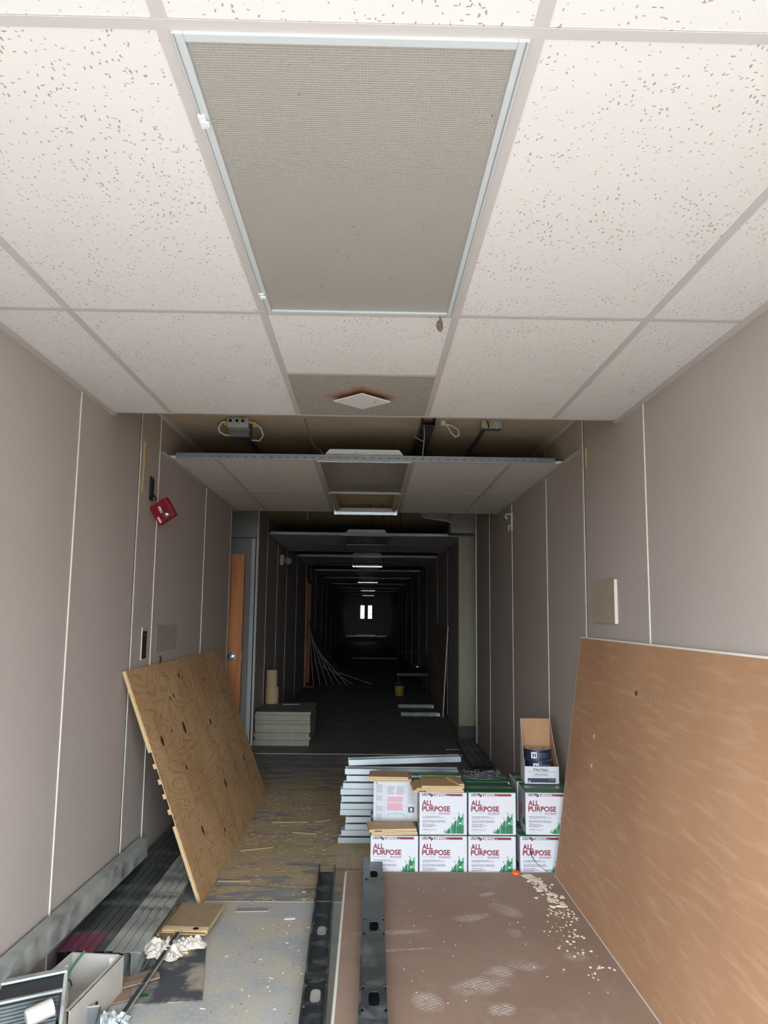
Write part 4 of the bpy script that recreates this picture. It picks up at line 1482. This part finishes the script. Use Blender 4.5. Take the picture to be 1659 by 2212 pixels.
# core outline with the chewed notches on the near edge
out_ = [(0, 0)]
notch = [(0.40, 0.0), (0.405, 0.05), (0.455, 0.05), (0.46, 0.004), (0.485, 0.004), (0.49, 0.05), (0.535, 0.05), (0.54, 0.003), (0.565, 0.003), (0.57, 0.05), (0.61, 0.05), (0.615, 0.004), (0.64, 0.004), (0.645, 0.05), (0.69, 0.05), (0.695, 0.004), (0.72, 0.004), (0.725, 0.05), (0.775, 0.045), (0.78, 0.0)]
cm = MB()
cells = [(0.0, 0.40, 0.0)] + [(notch[i][0], notch[i + 1][0], max(notch[i][1], notch[i + 1][1])) for i in range(len(notch) - 1)] + [(0.78, Lp, 0.0)]
for (xa, xb, yy) in cells:
    cm.box((xa, yy, b0), (xb, 0.06, b1), PLYE)
cm.box((0, 0.06, b0), (Lp, Ly, b1), PLYE)
cm.build('ply_core', t)
kn = [(0.80, 0.22, .012, .035), (0.80, 0.72, .014, .05), (0.74, 1.40, .012, .03), (0.34, 1.25, .012, .04), (0.36, 2.05, .010, .035), (0.26, 0.42, .010, .035), (1.10, 0.98, .010, .02), (1.08, 1.04, .006, .012), (0.60, 0.50, .008, .022), (0.82, 0.45, .006, .012), (0.14, 0.86, .007, .02), (0.99, 0.63, .006, .02), (1.0, 0.72, .006, .02), (0.52, 0.78, .004, .012)]
for (u, w_, ra, rb) in kn:
    mb = MB()
    z_ = sgn * 0.0003
    n = 12
    pts = [(u + rb * 0.9 * math.cos(2 * math.pi * k / n) * (1 if k % 3 else 0.75), w_ + ra * 2.0 * math.sin(2 * math.pi * k / n) * (1 if k % 2 else 0.8), z_) for k in range(n)]
    fs = [list(range(n))] if sgn > 0 else [list(range(n))[::-1]]
    mb.add(pts, fs, plain('dark_knot', srgb(46, 32, 28), 0.9))
    mb.build('knot', t)

# ------------------------------------------------------------------ debris, lower left
mat_o = MB()
mat_o.prism([(-0.635, 3.575), (-0.555, 3.12), (-0.82, 3.085), (-0.875, 3.55)], 2, 0.001, 0.006, MATM)
tag(mat_o.build('floor_mat'), 'dusty dark square mat on the floor under the metal strip', 'mat')
t = thing('plywood_offcut', 'square plywood offcut with a chipped front edge below the leaning sheet', 'offcut', (-0.855, 3.69, 0.022), (math.radians(1), 0, math.radians(-4)))
MB().box((0, 0, 0), (0.205, 0.30, 0.018), TANEDGE, bev=0.001).box((0.06, -0.012, 0.0), (0.2, 0.0, 0.007), TANEDGE).build('ply_core', t)
MB().box((0.001, 0.03, 0.018), (0.204, 0.299, 0.0188), m_wood('grey_brown_veneer', srgb(148, 126, 98), srgb(164, 142, 114))).build('top_veneer', t)
MB().cyl((0.15, 0.012, 0.0182), (0.15, 0.012, 0.0192), 0.014, BLACKIN, 12).build('bore_hole', t)
t = thing('plywood_offcut', 'rounded plywood offcut half under the crumpled paper', 'offcut', (-0.885, 3.52, 0.002), (0, 0, math.radians(-3)))
MB().box((0, 0, 0), (0.19, 0.26, 0.016), TANEDGE, bev=0.004).build('ply_core', t)
MB().box((0.004, 0.02, 0.016), (0.186, 0.255, 0.0168), bpy.data.materials['grey_brown_veneer']).build('top_veneer', t)
t = thing('plywood_offcut', 'narrow plywood strip wedged between the stud bundle and the offcuts', 'offcut', (-0.868 - 0.002, 3.66, 0.003), (0, 0, math.radians(-1)))
MB().box((-0.0, 0, 0), (0.012, 0.32, 0.03), TANEDGE).build('ply_core', t)


def crumple(name, loc, sx, sy, sz, m, seed, n=22):
    rnd = random.Random(seed)
    bm = bmesh.new()
    bmesh.ops.create_grid(bm, x_segments=n, y_segments=n, size=1)
    ph = [(rnd.uniform(3, 9), rnd.uniform(3, 9), rnd.uniform(0, 6), rnd.uniform(.15, .4)) for _ in range(7)]
    for vv in bm.verts:
        x, y = vv.co.x, vv.co.y
        r = max(abs(x), abs(y))
        pv = Vector((x * 2.1 + seed, y * 2.1, seed * .7))
        h = 0.25 + 1.3 * abs(mnoise.noise(pv)) + 0.8 * abs(mnoise.noise(pv * 2.2)) + 0.15 * mnoise.noise(pv * 5)
        e = 1 - 0.85 * r ** 3
        an = math.atan2(y, x)
        wob = 1 + 0.22 * math.sin(2 * an + seed) + 0.12 * math.sin(5 * an + seed * 2) + 0.08 * math.sin(11 * an)
        k = 1.0 / max(math.hypot(x, y) / r, 1) if r > 0 else 1
        vv.co = Vector((x * sx * k * wob, y * sy * k * wob, max(0.001, sz * h * e) + rnd.uniform(0, .0015)))
    vs = [v.co.copy() for v in bm.verts]
    bm.verts.index_update()
    fs = [[v.index for v in f.verts] for f in bm.faces]
    bm.free()
    mb = MB()
    mb.add(vs, fs, m)
    o = mb.build(name, loc=loc)
    sm = o.modifiers.new('thick', 'SOLIDIFY')
    sm.thickness = 0.0015
    sm.offset = 1
    return o


tag(crumple('crumpled_paper', (-0.80, 3.50, 0.019), .088, .088, .036, PAPERW, 3), 'crumpled cream paper heap beside the stud bundle', 'paper')
tag(crumple('crumpled_paper', (-0.705, 3.56, 0.019), .060, .062, .030, PAPERW, 14), 'smaller wad of whitish paper on the right of the heap', 'paper')
tag(crumple('plastic_film', (-0.835, 2.93, 0.002), .06, .10, .034, PLASTIC, 21), 'crumpled clear plastic film beside the fixture carcass', 'plastic film')

ms = MB()
ms.box((-0.012, 0, 0.0), (0.012, 0.86, 0.0022), GALVK).box((0.010, 0, 0.0), (0.012, 0.86, 0.010), GALVD)
o = ms.build('metal_strip', loc=(-0.820, 2.76, 0.006), rot=(math.radians(3.2), 0, math.radians(-4)))
tag(o, 'thin flat metal strip lying across the mat and paper', 'strip')

cbl = [('bent brown cardboard scrap against the stud ends', [(-0.93, 3.24), (-0.80, 3.36), (-0.77, 3.33), (-0.87, 3.21)], 0.010),
       ('torn brown cardboard scrap under the plastic film', [(-0.955, 3.13), (-0.85, 3.22), (-0.82, 3.12), (-0.93, 3.06)], 0.004),
       ('long brown cardboard strip lying between studs and mat', [(-0.90, 3.20), (-0.76, 3.30), (-0.75, 3.265), (-0.885, 3.165)], 0.018)]
for lab, poly, z_ in cbl:
    mb = MB()
    mb.prism(poly, 2, z_, z_ + 0.004, SCRAPC)
    tag(mb.build('cardboard_scrap'), lab, 'cardboard')
gs = MB()
gs.prism([(-0.80, 3.16), (-0.765, 3.165), (-0.76, 3.14), (-0.79, 3.13)], 2, 0.0065, 0.008, GREEN)
tag(gs.build('wrapper_scrap'), 'small green wrapper scrap on the dark mat', 'scrap')

# open sheet-metal enclosure
e = thing('metal_enclosure', 'open beige sheet-metal box with green wires in the scrap pile', 'metal box', (-1.118, 2.78, 0.003), (0, 0, math.radians(-6)))
ew_, el_, eh_ = 0.205, 0.43, 0.135
MB().box((0, 0, 0), (ew_, el_, 0.003), BEIGEP).box((0, el_ - 0.003, 0), (ew_, el_, eh_), BEIGEP).box((0, 0, 0), (0.003, el_, eh_), BEIGEP).box((ew_ - 0.003, 0, 0), (ew_, el_, eh_), BEIGEP).box((0, 0, 0), (ew_, 0.003, eh_ * .6), BEIGEP).build('box_shell', e)
MB().box((ew_ - 0.015, 0, eh_ - 0.002), (ew_, el_, eh_), BEIGEP).box((0, el_ - 0.012, eh_ - 0.002), (ew_, el_, eh_), BEIGEP).build('folded_rim', e)
MB().box((0.15, el_ - 0.006, 0.06), (0.175, el_ - 0.003, 0.12), PRINTWHITE).build('white_label', e)
MB().cyl((0.206, 0.20, 0.06), (0.2065, 0.20, 0.06), 0.012, BLACKIN, 12).build('knockout_hole', e)
MB().tube([(0.05, 0.24, 0.06), (0.045, 0.29, 0.10), (0.05, 0.34, 0.125), (0.06, 0.40, 0.15)], 0.005, GREENW, 8).build('green_wire', e)
MB().tube([(0.06 + 0.02 * math.cos(q * math.pi / 8), 0.27, 0.085 + 0.024 * math.sin(q * math.pi / 8)) for q in range(9)], 0.0028, BLACK, 6).build('black_wire', e)
MB().tube([(0.10, 0.26, 0.07), (0.12, 0.31, 0.10)], 0.002, GREYP, 6).build('steel_wire', e)

# old louvred fixture carcass at the very corner
e = thing('fixture_carcass', 'dark ribbed light fixture carcass with a white tube in the scrap pile', 'fixture', (-1.13, 2.50, 0.05), (math.radians(0), math.radians(-6), math.radians(14)))
MB().box((0, 0.0, 0.0), (0.26, 0.27, 0.004), BLACK).box((0, 0.266, 0.0), (0.26, 0.27, 0.16), GALVK).build('trough', e)
MB().box((0.0, 0.255, 0.155), (0.27, 0.285, 0.163), GALVD, bev=0.002).box((0.0, 0.205, 0.118), (0.26, 0.222, 0.126), GALVD, bev=0.002).build('white_rim', e)
MB().prism([(0.205, 0.118), (0.266, 0.155), (0.266, 0.150), (0.205, 0.112)], 0, 0.0, 0.26, BLACK).build('dark_reflector', e)
rb = MB()
for q in range(14):
    rb.box((0.0, 0.02 + q * 0.013, 0.04 + q * 0.0052), (0.25, 0.026 + q * 0.013, 0.048 + q * 0.0052), GALVK)
r_ = rb.build('rib', e)
r_['kind'] = 'stuff'
MB().prism([(0.0, 0.0), (0.285, 0.0), (0.285, 0.163), (0.05, 0.04)], 0, 0.262, 0.266, BEIGEP).build('end_plate', e)
MB().prism([(0.285, 0.160), (0.29, 0.166), (0.05, 0.046), (0.05, 0.04)], 0, 0.259, 0.270, GALVD).build('end_plate_rim', e)
MB().tube([(0.165, 0.10, 0.105), (0.17, 0.102, 0.1055), (0.24, 0.13, 0.112)], [0.022, 0.026, 0.026], BEIGEP, 18).build('white_tube', e)
e2 = thing('scrap_bracket', 'small dark sheet-metal bracket beside the fixture carcass', 'bracket', (-0.90, 2.76, 0.0), (0, 0, math.radians(12)))
MB().box((0, 0, 0), (0.07, 0.13, 0.003), GALVK).box((0, 0.127, 0), (0.07, 0.13, 0.09), GALVK).box((0.067, 0, 0), (0.07, 0.13, 0.09), GALVK).build('bracket_shell', e2)
MB().box((0, 0.122, 0.088), (0.07, 0.13, 0.091), GALVD).build('bracket_rim', e2)

# wood shavings and splinters on the floor
sh = MB()
rnd = random.Random(21)


def sliver(mb, x, y, L, w, an, m, z=0.001, th=0.002):
    c, s = math.cos(an), math.sin(an)
    p = [(-L / 2, -w * .5), (L / 2, -w * .3), (L / 2 * 1.05, w * .2), (-L / 2, w * .5)]
    q = [(x + a * c - b * s, y + a * s + b * c) for a, b in p]
    mb.prism(q, 2, z, z + th, m)


for k in range(430):
    y = rnd.gauss(5.5, 0.75)
    x = rnd.uniform(-0.72, -0.02) if y < 6.6 else rnd.uniform(-0.6, 0.3)
    if 5.13 < y < 5.3 and x > -0.14 or y < 4.2 or y > 8 or x > -0.16 and y < 5.3:
        continue
    sliver(sh, x, y, rnd.uniform(0.006, 0.035), rnd.uniform(0.002, 0.004), rnd.gauss(0.1, 0.5), CHIP)
for k in range(110):
    sliver(sh, rnd.uniform(-0.55, -0.2), rnd.uniform(2.9, 4.4), rnd.uniform(0.004, 0.02), rnd.uniform(0.002, 0.005), rnd.uniform(0, 3), CHIP if k % 3 else CRUMB)
tag(sh.build('wood_debris'), 'scattered wood shavings and splinters on the bare floor', 'shavings', kind='stuff')
for (x, y, L, an, lab) in ((-0.66, 4.42, 0.17, 0.02, 'pale wooden stick on the floor right of the leaning plywood foot'),
                           (-0.18, 5.05, 0.14, 1.1, 'pale splinter propped by the lowest crosswise stud'),
                           (-0.48, 5.62, 0.24, 0.03, 'long pale splinter amid the shavings on the floor'),
                           (-0.62, 5.0, 0.20, 0.35, 'forked brown splinter near the plywood edge'),
                           (-0.36, 5.35, 0.16, -0.25, 'slanting pale splinter in the middle of the shavings'),
                           (-0.26, 5.66, 0.12, 0.55, 'short pale splinter by the crosswise studs')):
    mb = MB()
    sliver(mb, 0, 0, L, 0.012, an, CHIP, 0.002, 0.008)
    tag(mb.build('wood_splinter', loc=(x, y, 0.0)), lab, 'splinter')
for (x, y, w_, d_, lab, m_) in ((-0.50, 4.02, 0.16, 0.05, 'grey flat scrap by the first floor joint', GREYP), (-0.31, 3.92, 0.05, 0.03, 'small white plastic scrap near the dark floor stud', STEELWHITE), (0.98, 8.62, 0.20, 0.04, 'curled white strip on the dark floor near the right wall', STEELWHITE)):
    mb = MB()
    mb.prism([(-w_ / 2, -d_ / 2), (w_ / 2, -d_ / 3), (w_ / 2.4, d_ / 2), (-w_ / 2.2, d_ / 3)], 2, 0.001, 0.005, m_)
    tag(mb.build('floor_scrap', loc=(x, y, 0)), lab, 'scrap')

# ------------------------------------------------------------------ stacked ceiling tiles and rolls (mid left)
z = 0.001
rnd = random.Random(4)
N = 12
for i in range(N):
    th = (0.034, 0.024, 0.034, 0.020, 0.024, 0.030, 0.060, 0.022, 0.020, 0.026, 0.030, 0.034)[i]
    k = N - 1 - i
    t = thing('fibre_tile', ('topmost grey fibre tile of the stack by the left wall' if k == 0 else 'lowest fibre tile of the stack by the left wall' if i == 0 else '%s fibre tile down from the top of the stack by the left wall' % ORD[k]), 'tile',
              (-1.19 + rnd.uniform(-0.005, 0.012), 8.78 + rnd.uniform(-0.012, 0.012), z), (0, 0, math.radians(rnd.uniform(-0.4, 0.4))), 'stacked fibre tiles by the left wall')
    MB().box((0, 0, 0), (0.602, 0.93, th - 0.003), BOARD, bev=0.002).build('tile_edge', t)
    MB().box((0.003, 0.003, th - 0.003), (0.599, 0.927, th - 0.001), BOARDT).build('tile_face', t)
    z += th
for k, (r_, h_, lab) in enumerate(((0.078, 0.195, 'lower wide beige roll standing on the tile stack'), (0.066, 0.195, 'upper narrower beige roll on top of the other roll'))):
    mb = MB()
    mb.ring((0, 0), 0.02, r_, 0, h_, ROLL)
    tag(mb.build('paper_roll', loc=(-1.10 - 0.008 * k, 9.58, z + 0.001 + 0.196 * k)), lab, 'roll')
mb = MB()
mb.prism([(0, 0), (0.10, 0), (0.17, 0.03), (0.20, 0.025), (0.16, 0.08), (0.02, 0.05)], 2, 0, 0.004, STEELWHITE)
tag(mb.build('floor_scrap', loc=(-0.96, 9.45, z + 0.001)), 'thin white scrap lying on the back of the tile stack', 'scrap')

# ------------------------------------------------------------------ far, dark corridor contents
for i in range(8):
    yb = 15.9 + 0.06 * i
    xb = -1.02 + 0.13 * i + (0.25 if i > 6 else 0)
    p0 = Vector((xb - 0.02, yb, 0.005))
    p1 = Vector((-1.185 + 0.013 * i, yb + 0.25, 1.30 - 0.10 * i - (0.22 if i > 5 else 0)))
    ex = (p1 - p0).normalized()
    ey = (Vector((0, 1, 0)) - ex * ex.y).normalized()
    ez = ex.cross(ey)
    mb = MB()
    mb.box((0, 0, -0.006), ((p1 - p0).length, 1.6, 0.006), PAPER_FLAT).box((0, -0.004, -0.006), ((p1 - p0).length, 0.0, 0.006), GREYP)
    o = mb.build('leaning_board')
    o.matrix_world = Matrix.Translation(p0) @ Matrix((ex, ey, ez)).transposed().to_4x4()
    tag(o, 'dark board leaning at the far left, %s' % ('closest to the wall' if i == 0 else '%s out from the wall' % ORD[i]), 'board', 'boards leaning in the dark at far left')
mb = MB()
p0, p1 = Vector((1.10, 11.25, 0.003)), Vector((1.172, 11.25, 1.27))
ex = (p1 - p0).normalized()
ey = Vector((0, 1, 0))
ez = ex.cross(ey)
mb.box((0, 0, -0.006), ((p1 - p0).length, 2.0, 0.006), PAPER_FLAT).box((0, -0.006, -0.008), ((p1 - p0).length, 0.0, 0.008), GYP)
o = mb.build('leaning_board')
o.matrix_world = Matrix.Translation(p0) @ Matrix((ex, ey, ez)).transposed().to_4x4()
tag(o, 'dark board with a pale edge leaning on the right wall, far back', 'board')
for (x, y, L, lab) in ((0.52, 12.4, 0.54, 'short steel stud on the dark floor, farther one'), (0.52, 11.42, 0.55, 'longer steel stud on the dark floor, nearer one')):
    mb = MB()
    channel(mb, L, GALVD, mat=Mz)
    tag(mb.build('metal_stud', loc=(x, y, 0.001), rot=(0, 0, math.radians(-1))), lab, 'stud')
b = thing('bucket', 'small yellow bucket on the floor in the dark corridor', 'bucket', (0.60, 14.2, 0))
MB().tube([(0, 0, 0.001), (0, 0, 0.17)], [0.075, 0.088], YBUCKET, 20).build('pail', b)
MB().tube([(-0.088 * math.cos(q * math.pi / 10), 0, 0.165 + 0.06 * math.sin(q * math.pi / 10)) for q in range(11)], 0.003, GALV, 6).build('bail', b)
c_ = thing('work_cart', 'dark low cart with a shiny steel canister far down the corridor', 'cart', (0.88, 14.6, 0))
MB().box((-0.32, -0.2, 0.32), (0.26, 0.6, 0.38), BLACK, bev=0.01).build('tray', c_)
for x, y in ((-0.28, -0.15), (0.22, -0.15), (-0.28, 0.55), (0.22, 0.55)):
    MB().cyl((x, y, 0.06), (x, y, 0.32), 0.015, BLACK, 8).cyl((x - 0.015, y, 0.05), (x + 0.015, y, 0.05), 0.05, BLACK, 12).build('leg', c_)
MB().tube([(-0.3, -0.18, 0.36), (-0.36, -0.3, 0.75), (0.2, -0.3, 0.75), (0.24, -0.18, 0.36)], 0.014, BLACK, 8).build('push_handle', c_)
MB().tube([(0.0, -0.1, 0.48), (0.015, -0.1, 0.482), (0.10, -0.1, 0.492), (0.11, -0.1, 0.493), (0.16, -0.1, 0.498), (0.165, -0.1, 0.498)], [0.03, 0.06, 0.06, 0.045, 0.06, 0.03], CHROME, 18).build('canister', c_)
mb = MB()
mb.box((-0.6, 0, 0), (0.9, 0.25, 0.03), TANWOOD)
tag(mb.build('plank', loc=(0.1, 25.5, 0.001)), 'pale plank lying across the far floor of the corridor', 'plank')
